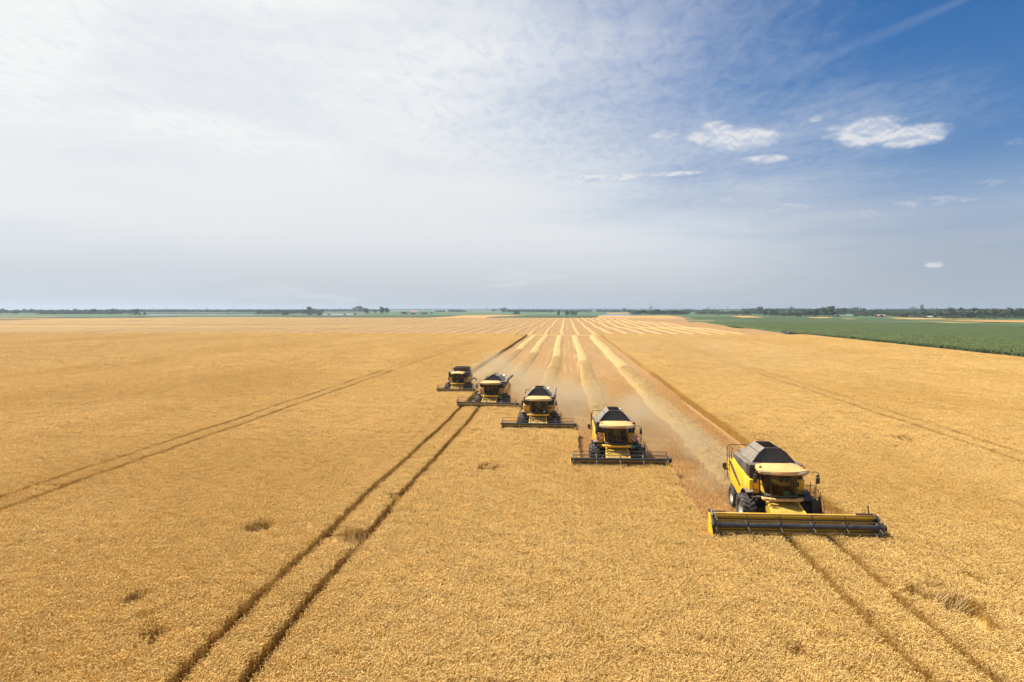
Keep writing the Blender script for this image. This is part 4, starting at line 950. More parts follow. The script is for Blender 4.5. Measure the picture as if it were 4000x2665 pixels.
# ------------------------------------------------------------------ people
def skin_mesh(verts, edges, classify, mats):
    me = bpy.data.meshes.new('body_cage'); me.from_pydata([v[0] for v in verts], edges, [])
    o = bpy.data.objects.new('body_cage', me); COL.objects.link(o)
    o.modifiers.new('skin', 'SKIN'); sk = me.skin_vertices[0].data
    for i, v in enumerate(verts):
        r = v[1] if isinstance(v[1], tuple) else (v[1], v[1]); sk[i].radius = r; sk[i].use_root = (i == 0)
    sub = o.modifiers.new('sub', 'SUBSURF'); sub.levels = sub.render_levels = 1
    dg = bpy.context.evaluated_depsgraph_get(); dg.update()
    new = bpy.data.meshes.new_from_object(o.evaluated_get(dg)); bpy.data.objects.remove(o)
    new.materials.clear()
    for m in mats: new.materials.append(m)
    for p in new.polygons: p.material_index = classify(p.center); p.use_smooth = True
    return new
def body_skeleton(pose):
    J = [((0, 0, .08), (.15, .12)), ((0, .02, .27), (.14, .105)), ((0, .03, .47), (.165, .115)), ((0, .01, .63), .055), ((0, -.015, .71), (.062, .07)), ((0, -.02, .80), (.078, .092)), ((0, -.015, .87), (.066, .075)), ((0, -.115, .775), .014)]
    E = [(0, 1), (1, 2), (2, 3), (3, 4), (4, 5), (5, 6), (5, 7)]
    for s in (-1, 1):
        i = len(J); J.append(((s * .085, -.01, .79), (.012, .02))); E.append((5, i))                  # ear
        if pose == 'seated':
            arm = [((s * .185, .03, .56), .062), ((s * .25, -.10, .34), .043), ((s * .16, -.33, .36), .028), ((s * .145, -.38, .365), (.036, .016))]
            leg = [((s * .09, -.03, .05), .088), ((s * .14, -.45, .09), .062), ((s * .14, -.54, -.32), .044), ((s * .14, -.57, -.38), .038), ((s * .14, -.70, -.40), .034)]
        else:
            arm = [((s * .19, .03, .56), .060), ((s * .25, .03, .29), .043), ((s * .25, -.06, .04), .028), ((s * .25, -.08, -.01), (.036, .016))]
            leg = [((s * .09, 0, 0), .088), ((s * .11, -.02 * s, -.40), .062), ((s * .12, .02, -.80), .042), ((s * .12, .01, -.86), .038), ((s * .13, -.14, -.87), .034)]
        prev = 2
        for a in arm: i = len(J); J.append(a); E.append((prev, i)); prev = i
        palm = J[prev][0]
        d = (-.5 * s, -.8, -.25) if pose == 'seated' else (0, -.25, -.95)
        for f in range(4):                                                                           # four fingers of different lengths, bent
            sp = (f - 1.5) * .019; L = (.030, .036, .034, .026)[f]
            side = (0, 0, sp) if pose == 'seated' else (0, sp, 0)
            p1 = tuple(palm[k] + side[k] + d[k] * .045 for k in range(3)); p2 = tuple(p1[k] + d[k] * L for k in range(3)); bend = (d[0] * .4, d[1] * .4 + .3, d[2] - .4)
            p3 = tuple(p2[k] + bend[k] * L * .8 for k in range(3))
            for pp, r in ((p1, .009), (p2, .0085), (p3, .007)): J.append((pp, r))
            n = len(J); E += [(prev, n - 3), (n - 3, n - 2), (n - 2, n - 1)]
        t1 = (palm[0] - s * .035, palm[1] - .01, palm[2] + .012); t2 = (t1[0] - s * .012, t1[1] - .03, t1[2] - .015)
        J += [(t1, .010), (t2, .0085)]; n = len(J); E += [(prev, n - 2), (n - 2, n - 1)]
        prev = 0
        for a in leg: i = len(J); J.append(a); E.append((prev, i)); prev = i
    return J, E
BODY = {}
def person(loc, rz, sc_, pose, shirt, trousers, label, hat=None):
    J, E = body_skeleton(pose)
    def cl(c):
        if c.z > .615: return 0
        if pose == 'seated':
            if abs(c.x) > .1 and c.y < -.20 and c.z > .2: return 0
            if c.z < -.33 : return 3
            return 2 if (c.z < .13) else 1
        if abs(c.x) > .2 and c.z < .27: return 0
        if c.z < -.81: return 3
        return 2 if c.z < .06 else 1
    me = skin_mesh(J, E, cl, [M_skin, shirt, trousers, M_black])
    o = link_mesh('person', me); o.location = loc; o.rotation_euler = (0, 0, rz); o.scale = (sc_,) * 3; tag(o, label, 'person')
    b = MB(); b.lathe([(.80, .088), (.86, .085), (.91, .055), (.925, .005)], 12, 'z', (0, .012, 0)); b.build('hair', hat or M_hair, o, smooth=True)
    for s in (-1, 1):
        b = MB(); b.lathe([(-.1125, .001), (-.110, .008), (-.104, .009)], 8, 'y', (s * .03, 0, .80)); b.build('eye', M_black, o)
    return o
M_sh_pale = mat('pale_shirt', (0.42, 0.52, 0.52), (0.36, 0.45, 0.46), 9, .8); M_sh_grey = mat('grey_shirt', (0.22, 0.24, 0.25), (0.18, 0.19, 0.2), 9, .8)
M_sh_white = mat('white_shirt', (0.68, 0.66, 0.63), (0.6, 0.58, 0.55), 9, .8); M_sh_red = mat('brown_red_shirt', (0.20, 0.07, 0.05), (0.16, 0.05, 0.04), 9, .8)
M_tr = mat('khaki_trousers', (0.16, 0.15, 0.11), (0.12, 0.11, 0.08), 9, .85); M_tr2 = mat('dark_trousers', (0.05, 0.05, 0.06), (0.04, 0.04, 0.05), 9, .85)

# ------------------------------------------------------------------ combine harvester (local: front = -y, ground z = 0, front axle y = 0)
def wheel(root, x, y, rad, wid, side):
    w_ = empty('wheel', (x, y, rad)); w_.parent = root
    h = wid / 2; r = rad - .05
    b = MB(); b.lathe([(-h * .55, rad * .56), (-h * .92, rad * .66), (-h, rad * .80), (-h * .93, r * .96), (-h * .72, r), (h * .72, r), (h * .93, r * .96), (h, rad * .80), (h * .92, rad * .66), (h * .55, rad * .56)], 36)
    n = 20
    for i in range(n):                                                # chevron lugs
        for sd in (-1, 1):
            a0 = 2 * math.pi * (i + (.5 if sd > 0 else 0)) / n; pts = []
            for t, da in ((.03, 0), (.5, -.13), (1.0, -.22)):
                pts.append((sd * h * .96 * t, a0 + da))
            for k in range(2):
                (xa, aa), (xb, ab) = pts[k], pts[k + 1]; dw = .058; ri, ro = r * .985, rad * (1.0 if k == 0 else 1.0)
                rib = ri * (.97 if k else 1); rob = ro * (.975 if k else 1)
                def q(xx, ang, rr): return (xx, rr * math.cos(ang), rr * math.sin(ang))
                b.hexa([q(xa, aa - dw, ri), q(xa, aa + dw, ri), q(xb, ab + dw, rib), q(xb, ab - dw, rib)], [q(xa, aa - dw * .7, ro), q(xa, aa + dw * .7, ro), q(xb, ab + dw * .7, rob), q(xb, ab - dw * .7, rob)])
    b.build('tyre', M_rub, w_, smooth=False)
    b = MB(); sx = side
    b.lathe([(sx * h * .62, rad * .585), (sx * h * .70, rad * .56), (sx * h * .55, rad * .50), (sx * h * .15, rad * .44), (sx * h * .08, rad * .2), (sx * h * .28, rad * .17), (sx * h * .28, .01)], 28)
    for i in range(8):
        a = i * math.pi / 4; b.lathe([(sx * h * .12, .028), (sx * h * .2, .028), (sx * h * .2, .004)], 6, 'x', (0, rad * .3 * math.cos(a), rad * .3 * math.sin(a)))
    b.build('rim', M_rim, w_, smooth=True)
    return w_
def harvester(h, idx, tank, boards, beacon, auger, plate, tines, nsp, back_top, label, old=False):
    root = empty('combine_harvester', (h['x'], h['y'], 0), h['rz'], h['s']); tag(root, label, 'combine harvester', 'harvesters working in a staggered line')
    # chassis and threshing body
    b = MB(); b.box(-1.22, 1.22, .15, 5.0, 1.0, 2.44); b.prism([(5.0, 1.0), (5.0, 2.4), (5.7, 2.1), (5.9, 1.2)], 'x', -1.0, 1.0)
    b.box(-1.3, 1.3, -.25, .25, .62, .98); b.box(-.55, .55, .3, 4.6, .55, 1.0); b.box(-1.05, 1.05, 3.6, 3.85, .5, .75)
    b.build('body', M_dark, root, bevel=.03)
    for s in (-1, 1):                                                 # yellow side panels
        x0, x1 = (s * 1.30, s * 1.43) if s > 0 else (s * 1.43, s * 1.30)
        pr = [(-.12, 1.70), (-.16, 1.95), (-.12, 2.36), (.05, 2.50), (1.2, 2.62), (2.3, 2.70), (3.3, 2.86), (3.75, 2.84), (4.0, 2.66), (4.25, 2.60), (4.9, 2.62), (5.15, 2.48), (5.2, 2.1), (4.75, 1.62), (3.9, 1.35), (2.9, 1.22), (1.95, 1.0), (1.45, .92), (1.25, 1.2), (1.02, 1.52), (.72, 1.74), (.35, 1.83)]
        p = MB().prism(pr, 'x', x0, x1).build('side_panel', M_yel, root, bevel=.035)
        xo = s * 1.433
        ch = MB().prism([(4.05, 2.60), (4.6, 2.50), (3.3, 2.02), (1.75, 1.62), (1.55, 1.74), (2.3, 2.02)], 'x', *((xo, xo + .012) if s > 0 else (xo - .012, xo))); ch.build('chevron_trim', M_black, p)
        st = MB().prism([(4.0, 2.58), (4.15, 2.60), (2.1, 1.84), (1.55, 1.74)], 'x', *((xo + .014, xo + .022) if s > 0 else (xo - .022, xo - .014))); st.build('trim_stripe', M_steel, p)
        d = MB()                                                      # upright white lettering, unreadable at this distance
        for k in range(9): d.box(*((xo, xo + .008) if s > 0 else (xo - .008, xo)), .30, .44, 1.93 + k * .062, 1.975 + k * .062)
        d.build('lettering', M_white, p)
        ml = MB(); arc = [(1.02 * math.cos(a), .82 + 1.06 * math.sin(a)) for a in [R(t) for t in range(18, 118, 12)]]
        for q in range(len(arc) - 1):
            (ya, za), (yb, zb) = arc[q], arc[q + 1]; ml.hexa([(s * 1.24, ya, za), (s * 1.24, yb, zb), (s * 1.24, yb, zb + .05), (s * 1.24, ya, za + .05)], [(s * 1.62, ya, za - .04), (s * 1.62, yb, zb - .04), (s * 1.62, yb, zb + .01), (s * 1.62, ya, za + .01)])
        ml.build('mudguard', M_shoulder, root)
    # wall behind the cab: yellow corner panels below, black above
    for s in (-1, 1):
        xa, xb = sorted((s * .86, s * 1.42)); MB().box(xa, xb, -.20, .16, 1.68, 2.44).build('corner_panel', M_yel, root, bevel=.07, seg=3)
    b = MB(); b.box(-1.36, 1.36, -.05, .15, 2.44, 3.06); b.build('cab_rear_wall', M_black, root, bevel=.03)
    b = MB(); b.box(-1.40, 1.40, .16, 3.6, 2.46, 3.16); b.box(-1.15, 1.15, 3.6, 4.9, 2.46, 3.0)
    b.build('tank_base', M_shoulder, root, bevel=.07, seg=3)
    for s in (-1, 1):
        xa, xb = sorted((s * .72, s * 1.41)); MB().box(xa, xb, -.14, .42, 2.62, 3.20).build('shoulder_cap', M_black, root, bevel=.06, seg=3)
    MB().box(-.72, .72, -.10, .16, 3.0, 3.12).build('tank_ledge', M_black, root, bevel=.02)
    # grain tank extension
    z0 = 3.17
    if tank == 'hopper':
        prof = [(-1.14, z0), (-.70, 3.69), (-.385, 3.93), (.385, 3.93), (.70, 3.69), (1.14, z0)]
    elif tank == 'gable':
        prof = [(-1.16, z0), (-.55, 3.58), (-.05, 3.90), (.12, 3.90), (.66, 3.66), (1.14, z0)]
    if tank != 'box':
        yf, yb = .40, 3.2
        lean = lambda z: .42 * (z - z0)
        fp = [(x, yf + lean(z), z) for x, z in prof]; bp = [(x, yb - lean(z) * .9, z) for x, z in prof]
        n = len(prof)
        f = MB().add([(x, y, z) for x, y, z in fp] + [(x * .985, y + .03, z - .012 * (z > z0 + .1)) for x, y, z in fp], [tuple(range(n)), tuple(range(n, 2 * n))[::-1]] + [(i, (i + 1) % n, n + (i + 1) % n, n + i) for i in range(n)]); f.build('tank_front_sheet', M_tfront, root)
        f = MB().add([(x, y, z) for x, y, z in bp] + [(x * .985, y - .03, z - .012 * (z > z0 + .1)) for x, y, z in bp], [tuple(range(n)), tuple(range(n, 2 * n))[::-1]] + [(i, (i + 1) % n, n + (i + 1) % n, n + i) for i in range(n)]); f.build('tank_rear_sheet', M_tank, root)
        for (i, j) in ((0, 1), (1, 2), (3, 4), (4, 5)):
            A, B_, C_, D_ = Vector(fp[i]), Vector(fp[j]), Vector(bp[j]), Vector(bp[i])
            ov = Vector((0, -.05, 0)); nn = (B_ - A).cross(D_ - A).normalized(); nn = nn if nn.z > 0 else -nn
            up = nn * .022
            g = .012 * (B_ - A).normalized()
            q = [A + ov + g, B_ + ov - g, C_ - ov * .4 - g, D_ - ov * .4 + g]
            MB().hexa([p_ + nn * .004 for p_ in q], [p_ + up for p_ in q]).build('tank_flap', M_tank, root)
        MB().box(-.9, .9, .95, 2.75, z0 - .25, z0 - .02).build('tank_floor', M_inside, root)
        MB().tube([fp[2], fp[3]], .022, 6).build('tank_rim', M_steel, root); MB().tube([bp[2], bp[3]], .022, 6).build('tank_rim', M_steel, root)
    else:
        xs0, xs1 = -.72, 1.38; b = MB(); t = .04; zt = 3.74
        for bx in ((xs0, xs1, .35, .35 + t, z0, zt), (xs0, xs1, 2.9, 2.9 + t, z0, zt), (xs0, xs0 + t, .35 + t, 2.9, z0, zt), (xs1 - t, xs1, .35 + t, 2.9, z0, zt)): b.box(*bx)
        b.build('tank_extension', M_black, root); MB().box(xs0 + .1, xs1 - .1, .5, 2.8, z0, z0 + .12).build('tank_floor', M_inside, root)
        b = MB()
        for p_, q_ in (((xs0, .35), (xs1, .35)), ((xs1, .35), (xs1, 2.94)), ((xs1, 2.94), (xs0, 2.94)), ((xs0, 2.94), (xs0, .35))): b.tube([(p_[0], p_[1], zt + .02), (q_[0], q_[1], zt + .02)], .022, 6)
        b.build('tank_rim', M_steel, root)
        MB().box(1.43, 1.52, .9, 2.4, 2.4, 3.1).build('side_screen', M_tank, root)
    # engine deck, rear rails and exhaust
    b = MB(); b.box(-.9, .5, 3.75, 4.75, 3.0, 3.22); b.build('engine_cover', M_tank, root, bevel=.04)
    MB().tube([(.75, 4.1, 2.95), (.75, 4.1, 3.5), (.75, 4.3, 3.62)], .06, 8).build('exhaust', M_steel, root)
    b = MB()
    for yy in (3.9, 4.5, 5.1): b.tube([(-1.42, yy, 1.5 if yy > 4 else 2.6), (-1.46, yy, 3.2), (-1.36, yy + .05, 3.36)], .022, 6)
    b.tube([(-1.40, 3.85, 3.36), (-1.42, 4.6, 3.38), (-1.38, 5.15, 3.36), (-.6, 5.2, 3.36), (-.2, 5.1, 3.36)], .022, 6); b.tube([(-1.45, 3.9, 2.9), (-1.45, 5.1, 2.9)], .018, 6)
    for k in range(6): b.tube([(-1.44, 4.62, 1.45 + k * .27), (-1.44, 5.02, 1.45 + k * .27)], .018, 5)
    b.build('rear_railing', M_black, root)
    b = MB(); b.box(-1.72, -1.5, 5.0, 5.06, 2.0, 2.3); b.tube([(-1.45, 5.05, 1.95), (-1.62, 5.05, 1.92)], .05, 8); b.build('rear_marker', M_black, root)
    # cab
    cab = MB(); cab.box(-.80, .80, -1.18, -.22, 1.70, 1.86); cab.box(-.84, .84, -.24, -.06, 1.7, 3.06)
    cab.build('cab', M_cabin, root, bevel=.02); cabo = root.children[-1] if False else [c for c in root.children if c.name.startswith('cab') and 'rear' not in c.name][-1]
    plan_b = [(-.83, -.26), (-.80, -.80), (-.60, -1.20), (-.25, -1.34), (.25, -1.34), (.60, -1.20), (.80, -.80), (.83, -.26)]
    plan_t = [(-.86, -.26), (-.85, -.86), (-.66, -1.32), (-.28, -1.47), (.28, -1.47), (.66, -1.32), (.85, -.86), (.86, -.26)]
    zb, zt = 1.90, 3.06
    b = MB()
    for i in range(2, 5):
        (xa, ya), (xb, yb_), (xc, yc), (xd, yd) = plan_b[i], plan_b[i + 1], plan_t[i + 1], plan_t[i]; b.add([(xa, ya, zb), (xb, yb_, zb), (xc, yc, zt), (xd, yd, zt)], [(0, 1, 2, 3)])
    b.build('windscreen', M_glass, cabo)
    for rng in ((0, 2), (5, 7)):
        b = MB()
        for i in range(*rng):
            (xa, ya), (xb, yb_), (xc, yc), (xd, yd) = plan_b[i], plan_b[i + 1], plan_t[i + 1], plan_t[i]; b.add([(xa, ya, zb), (xb, yb_, zb), (xc, yc, zt), (xd, yd, zt)], [(0, 1, 2, 3)])
        b.build('side_window', M_sglass, cabo)
    b = MB()
    for i in (0, 2, 5, 7): b.tube([(*plan_b[i], zb - .02), (*plan_t[i], zt + .02)], .026 if i in (2, 5) else .045, 6)
    b.build('pillar', M_black, cabo)
    b = MB(); lip = [(x * 1.02, y * 1.02) for x, y in plan_b]
    for i in range(7): b.hexa([(*plan_b[i], zb - .10), (*plan_b[i + 1], zb - .10), (*plan_b[i + 1], zb), (*plan_b[i], zb)], [(*lip[i], zb - .10), (*lip[i + 1], zb - .10), (*lip[i + 1], zb - .01), (*lip[i], zb - .01)])
    b.build('sill', M_black, cabo)
    for s in (-1, 1):
        MB().add([(s * .845, -.30, 2.42), (s * .825, -.30, 1.88), (s * .79, -.84, 1.88), (s * .868, -.30, 2.42), (s * .848, -.30, 1.88), (s * .812, -.86, 1.88)], [(0, 1, 2), (5, 4, 3), (0, 3, 4, 1), (1, 4, 5, 2), (2, 5, 3, 0)]).build('door_trim', M_yel, cabo)
    b = MB(); b.box(-.24, .24, -.72, -.28, 1.86, 2.14); b.box(-.24, .24, -.34, -.24, 2.14, 2.75); b.box(-.34, -.26, -.75, -.35, 2.25, 2.33); b.box(.26, .36, -.80, -.35, 2.22, 2.32); b.build('operator_seat', M_seat, cabo, bevel=.03)
    b = MB(); b.tube([(0, -1.08, 1.86), (0, -.98, 2.28)], .05, 8); b.lathe([(-.015, .17), (.015, .17), (.015, .145), (-.015, .145), (-.015, .17)], 16, 'z', (0, -.97, 2.30)); b.box(.50, .53, -1.0, -.72, 2.25, 2.5); b.build('steering_column', M_cabin, cabo)
    # roof
    if not old:
        outl = [(-1.08, .10), (-1.16, -.5), (-1.24, -1.15), (-1.22, -1.30), (-.95, -1.42), (-.62, -1.60), (-.3, -1.68), (.3, -1.68), (.62, -1.60), (.95, -1.42), (1.22, -1.30), (1.24, -1.15), (1.16, -.5), (1.08, .10)]
        levels = [(2.985, .955, 0), (3.02, 1.0, 0), (3.15, 1.0, 0), (3.19, .975, .0)]
        b = MB(); n = len(outl); o0 = 0
        for z, k, _ in levels: b.v += [(x * k, -.75 + (y + .75) * k, z) for x, y in outl]
        dome = [(x * .80 if abs(x) > .7 else x * .93, -.72 + (y + .72) * .80, 3.235) for x, y in outl]; b.v += dome
        b.v += [(x * .72, -.70 + (y + .72) * .66, 3.29) for x, y in outl]
        for l in range(5):
            for i in range(n): b.f.append((l * n + i, l * n + (i + 1) % n, (l + 1) * n + (i + 1) % n, (l + 1) * n + i)); b.mi.append(0)
        b.f += [tuple(range(n))[::-1], tuple(range(5 * n, 6 * n))]; b.mi += [0, 0]
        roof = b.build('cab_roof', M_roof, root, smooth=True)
        for s in (-1, 1):
            c = Vector((s * .90, -1.49, 3.085)); u = Vector((s * .33, .165, .012)); v = Vector((0, -.03, .075)); f = MB(); pts = []
            for k in range(14):
                a = 2 * math.pi * k / 14; pts.append(c + u * math.cos(a) + v * math.sin(a) * (1 if math.cos(a) * 1 < .2 else .75))
            f.add([tuple(p_ + Vector((0, -.012, 0))) for p_ in pts] + [tuple(p_ + Vector((0, .06, 0))) for p_ in pts], [tuple(range(14))] + [(i, (i + 1) % 14, 14 + (i + 1) % 14, 14 + i) for i in range(14)])
            f.build('headlight', M_lens, roof)
            MB().lathe([(-1.36, .055), (-1.30, .06), (-1.28, .02)], 10, 'y', (s * 1.0, 0, 2.98)).build('work_light', M_lens, roof)
        bx = [(-1.08, -.95), (1.08, -.95)]
    else:
        b = MB(); secs = [(-.92, .06, 0), (-.85, .12, .02), (-.4, .17, .05), (0, .19, .06), (.4, .17, .05), (.85, .12, .02), (.92, .06, 0)]
        for x, t, up in secs: b.v += [(x, .10, 3.07), (x, -1.45 - up, 3.07), (x, -1.60 - up, 3.07 + t * .45), (x, -1.45 - up, 3.07 + t * .8), (x, -.5, 3.07 + t * 1.25), (x, .10, 3.07 + t * 1.1)]
        for i in range(6):
            for k in range(6): b.f.append((i * 6 + k, i * 6 + (k + 1) % 6, (i + 1) * 6 + (k + 1) % 6, (i + 1) * 6 + k)); b.mi.append(0)
        b.f += [tuple(range(6))[::-1], tuple(range(36, 42))]; b.mi += [0, 0]
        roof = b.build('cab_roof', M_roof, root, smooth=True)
        for s in (-1, 1): MB().box(*sorted((s * .45, s * .80)), -1.52, -1.44, 2.98, 3.05).build('headlight', M_lens, roof)
        bx = [(0, -.62)]
    for (x, y) in bx:
        zz = 3.17 if not old else 3.29
        bo = MB().lathe([(zz, .05), (zz + .03, .068), (zz + .13, .066), (zz + .16, .04), (zz + .165, .004)], 12, 'z', (x, y, 0)).build('beacon', beacon, root, smooth=True)
        MB().lathe([(zz - .05, .05), (zz + .01, .055), (zz + .01, .002)], 10, 'z', (x, y, 0)).build('beacon_base', M_black, bo)
    MB().tube([(.42, -.5, 3.25), (.42, -.48, 3.75)], .008, 4).build('antenna', M_black, root)
    # bumper with work lights
    b = MB(); bz = 1.70
    prof = [(-1.02, -1.05, .07), (-.98, -1.30, .09), (-.72, -1.46, .105), (-.50, -1.50, .075), (.50, -1.50, .075), (.72, -1.46, .105), (.98, -1.30, .09), (1.02, -1.05, .07)]
    for x, y, hh_ in prof: b.v += [(x * .97, y + .16, bz - hh_), (x, y, bz - hh_ * .8), (x, y - .02, bz + hh_ * .7), (x * .98, y + .10, bz + hh_)]
    for i in range(7):
        for k in range(4): b.f.append((i * 4 + k, i * 4 + (k + 1) % 4, (i + 1) * 4 + (k + 1) % 4, (i + 1) * 4 + k)); b.mi.append(0)
    b.f += [(0, 1, 2, 3)[::-1], (28, 29, 30, 31)]; b.mi += [0, 0]
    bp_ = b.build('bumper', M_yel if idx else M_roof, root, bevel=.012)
    for s in (-1, 1): MB().lathe([(-1.50, .002), (-1.495, .05), (-1.475, .062), (-1.40, .062)], 12, 'y', (s * .70, 0, bz)).build('work_light', M_lens, bp_)
    MB().lathe([(-1.535, .002), (-1.53, .028), (-1.50, .032)], 10, 'y', (0, 0, bz)).build('badge', M_steel, bp_)
    # walkway, ladder, railings on the right hand side of the picture
    b = MB(); b.box(.86, 1.75, -.95, .12, 1.52, 1.62); b.box(1.3, 1.75, .12, .9, 1.52, 1.60); b.box(-1.35, -.86, -.62, .10, 1.54, 1.62); b.build('walkway', M_dark, root)
    b = MB()
    for xx in (1.58, 2.02): b.hexa([(xx - .03, -1.15, .62), (xx + .03, -1.15, .62), (xx + .03, -1.0, .62), (xx - .03, -1.0, .62)], [(xx - .03, -.72, 1.66), (xx + .03, -.72, 1.66), (xx + .03, -.48, 1.66), (xx - .03, -.48, 1.66)])
    for k in range(4): z = .70 + k * .25; y = -1.14 + k * .105; b.box(1.56, 2.04, y, y + .24, z, z + .035)
    b.box(1.60, 2.0, -.88, -.80, .75, 1.55); b.build('ladder', M_black, root)
    b = MB(); b.tube([(2.10, -1.06, .72), (2.16, -.86, 1.35), (2.12, -.70, 1.62), (1.92, -.62, 1.64)], .018, 6); b.tube([(1.72, -.92, 1.6), (1.72, -.92, 2.52)], .022, 6); b.tube([(1.42, -.95, 1.6), (1.42, -.95, 2.55)], .022, 6)
    b.tube([(1.20, -.95, 2.30), (1.45, -.95, 2.34), (1.62, -.95, 2.33), (1.65, -.94, 2.2), (1.62, -.93, 1.62)], .018, 6); b.tube([(1.18, -.95, 1.98), (1.64, -.95, 1.99)], .016, 6)
    b.tube([(1.72, -.92, 2.17), (1.82, -.9, 2.15), (1.95, -.88, 1.75), (1.9, -.9, 1.70), (1.72, -.92, 1.70)], .016, 6); b.tube([(2.02, -.7, 1.6), (2.06, -.7, 1.78), (2.02, -.72, 1.94), (2.18, -.72, 1.95)], .016, 6)
    b.build('handrail', M_black, root)
    b = MB(); b.tube([(-1.28, -.5, 1.6), (-1.28, -.5, 2.46), (-1.24, -.5, 2.44)], .018, 6); b.tube([(-1.27, -.5, 2.40), (-1.05, -.52, 2.33), (-.88, -.5, 2.30), (-.86, -.4, 2.2)], .014, 6); b.tube([(-1.28, -.5, 2.05), (-1.08, -.52, 1.93), (-.86, -.5, 1.94)], .014, 6); b.build('handrail', M_black, root)
    b = MB(); b.box(-1.20, -1.0, -.35, -.05, 1.35, 1.55); b.box(1.0, 1.22, -.5, -.12, 1.3, 1.5); b.tube([(-1.1, -.3, 1.5), (-.9, -.6, 1.62), (-.8, -.9, 1.58)], .03, 6); b.build('hydraulic_block', M_steel, root, bevel=.02)
    if not boards:
        b = MB(); b.box(.98, 1.13, -.215, -.198, 2.08, 2.30); b.box(.98, 1.13, -.215, -.198, 1.86, 1.93); b.build('vent', M_black, root)
    # mirrors
    for s in (-1, 1):
        ex = 1.62 if s > 0 else 1.46
        if old: ex = 1.22
        arm = MB().tube([(s * 1.18, -1.2, 3.10), (s * (ex - .12), -1.34, 3.13), (s * (ex + .02), -1.38, 3.10), (s * (ex + .04), -1.38, 2.98)], .02, 6)
        if old: arm = MB().tube([(s * .86, -.5, 2.9), (s * 1.15, -1.0, 2.95), (s * (ex + .02), -1.1, 2.9)], .018, 6)
        mo = arm.build('mirror', M_black, root); yy = -1.40 if not old else -1.12; dz = 0 if not old else -.35
        MB().box(s * ex - .09, s * ex + .09, yy - .06, yy + .05, 2.56 + dz, 2.86 + dz).build('mirror_head', M_black, mo, bevel=.025)
        MB().box(s * ex - .08, s * ex + .08, yy - .05, yy + .05, 2.88 + dz, 3.0 + dz).build('mirror_head', M_black, mo, bevel=.03)
    # warning boards
    if boards:
        for s in (-1, 1):
            cx = s * 1.12 if s < 0 else 1.28; cz = 2.12 if idx != 4 else 1.95; hw = .19; y0 = -.225 if s < 0 else -.60
            bd = MB().box(cx - hw, cx + hw, y0, y0 + .02, cz - hw, cz + hw).build('warning_board', M_white, root)
            b = MB()
            for k in (-2, -1, 0, 1, 2):
                lo_, hi_ = k * .19 - .045, k * .19 + .045; poly = []
                for (u, v_) in ((-hw, -hw), (hw, -hw), (hw, hw), (-hw, hw)): pass
                def clip(poly, fn):
                    out = []
                    for i in range(len(poly)):
                        a, c = poly[i], poly[(i + 1) % len(poly)]; fa, fc = fn(a), fn(c)
                        if fa >= 0: out.append(a)
                        if fa * fc < 0: t = fa / (fa - fc); out.append((a[0] + (c[0] - a[0]) * t, a[1] + (c[1] - a[1]) * t))
                    return out
                sq = [(-hw, -hw), (hw, -hw), (hw, hw), (-hw, hw)]; dirn = lambda p_: (p_[0] * (1 if s < 0 else -1) - p_[1]) * .7071
                q = clip(clip(sq, lambda p_: dirn(p_) - lo_), lambda p_: hi_ - dirn(p_))
                if len(q) > 2: b.prism([(cx + u, cz + v_) for u, v_ in q], 'y', y0 - .006, y0 - .001)
            b.build('warning_stripe', M_stripe, bd)
    if plate == 'inside': MB().box(.02, .30, -1.30, -1.285, 1.93, 2.13).build('number_plate', M_teal, root)
    elif plate == 'outside': MB().box(.98, 1.28, -1.02, -1.0, 1.50, 1.72).build('number_plate', M_teal, root)
    else: MB().box(*((.40, .62) if plate == 'pale' else (-.14, .18)), -1.24 if plate == 'pale' else -1.33, -1.225 if plate == 'pale' else -1.315, 1.93, 2.10).build('number_plate', M_paper, root)
    # unloading auger tube
    if auger == 'folded':
        b = MB(); b.tube([(1.42, .5, 2.95), (1.50, .9, 3.16), (1.52, 1.6, 3.30), (1.48, 5.6, 3.42)], [.16, .17, .165, .16], 14); b.build('unloading_auger', M_tank, root, smooth=True)
    elif auger == 'stub':
        b = MB(); b.tube([(1.40, .55, 2.9), (1.44, .65, 3.2), (1.46, 1.2, 3.36), (1.46, 5.4, 3.44)], [.14, .15, .14, .14], 14); b.build('unloading_auger', M_tank, root, smooth=True)
    elif auger == 'low':
        b = MB(); b.tube([(1.30, .6, 1.75), (1.75, .75, 2.12), (2.10, .9, 2.28), (2.30, .95, 2.2), (2.42, .95, 1.95)], [.12, .13, .14, .15, .13], 14); b.build('unloading_auger', M_pale, root, smooth=True)
    else:
        b = MB(); b.tube([(1.30, 2.6, 2.7), (1.36, 3.2, 2.75), (1.36, 6.0, 2.8)], [.14, .15, .14], 12); b.build('unloading_auger', M_tank, root, smooth=True)
    # feeder house
    fy = -2.45 - h['hy']; b = MB(); b.hexa([(-.80, -1.0, 1.02), (.80, -1.0, 1.02), (.80, -1.0, 1.55), (-.80, -1.0, 1.55)], [(-.86, fy, .42), (.86, fy, .42), (.86, fy, .88), (-.86, fy, .88)])
    fh = b.build('feeder_house', M_hdr, root, bevel=.02)
    b = MB()
    for s in (-1, 1): b.hexa([(s * .78, -1.05, 1.55), (s * .70, -1.05, 1.55), (s * .70, -1.05, 1.60), (s * .78, -1.05, 1.60)], [(s * .84, fy + .01, .885), (s * .74, fy + .01, .885), (s * .74, fy + .01, .94), (s * .84, fy + .01, .94)])
    if not h['hy']: b.hexa([(-.70, -1.75, 1.222), (.70, -1.75, 1.222), (.70, -1.75, 1.24), (-.70, -1.75, 1.24)], [(-.70, -1.81, 1.195), (.70, -1.81, 1.195), (.70, -1.81, 1.213), (-.70, -1.81, 1.213)])
    b.build('feeder_rib', M_yel, fh)
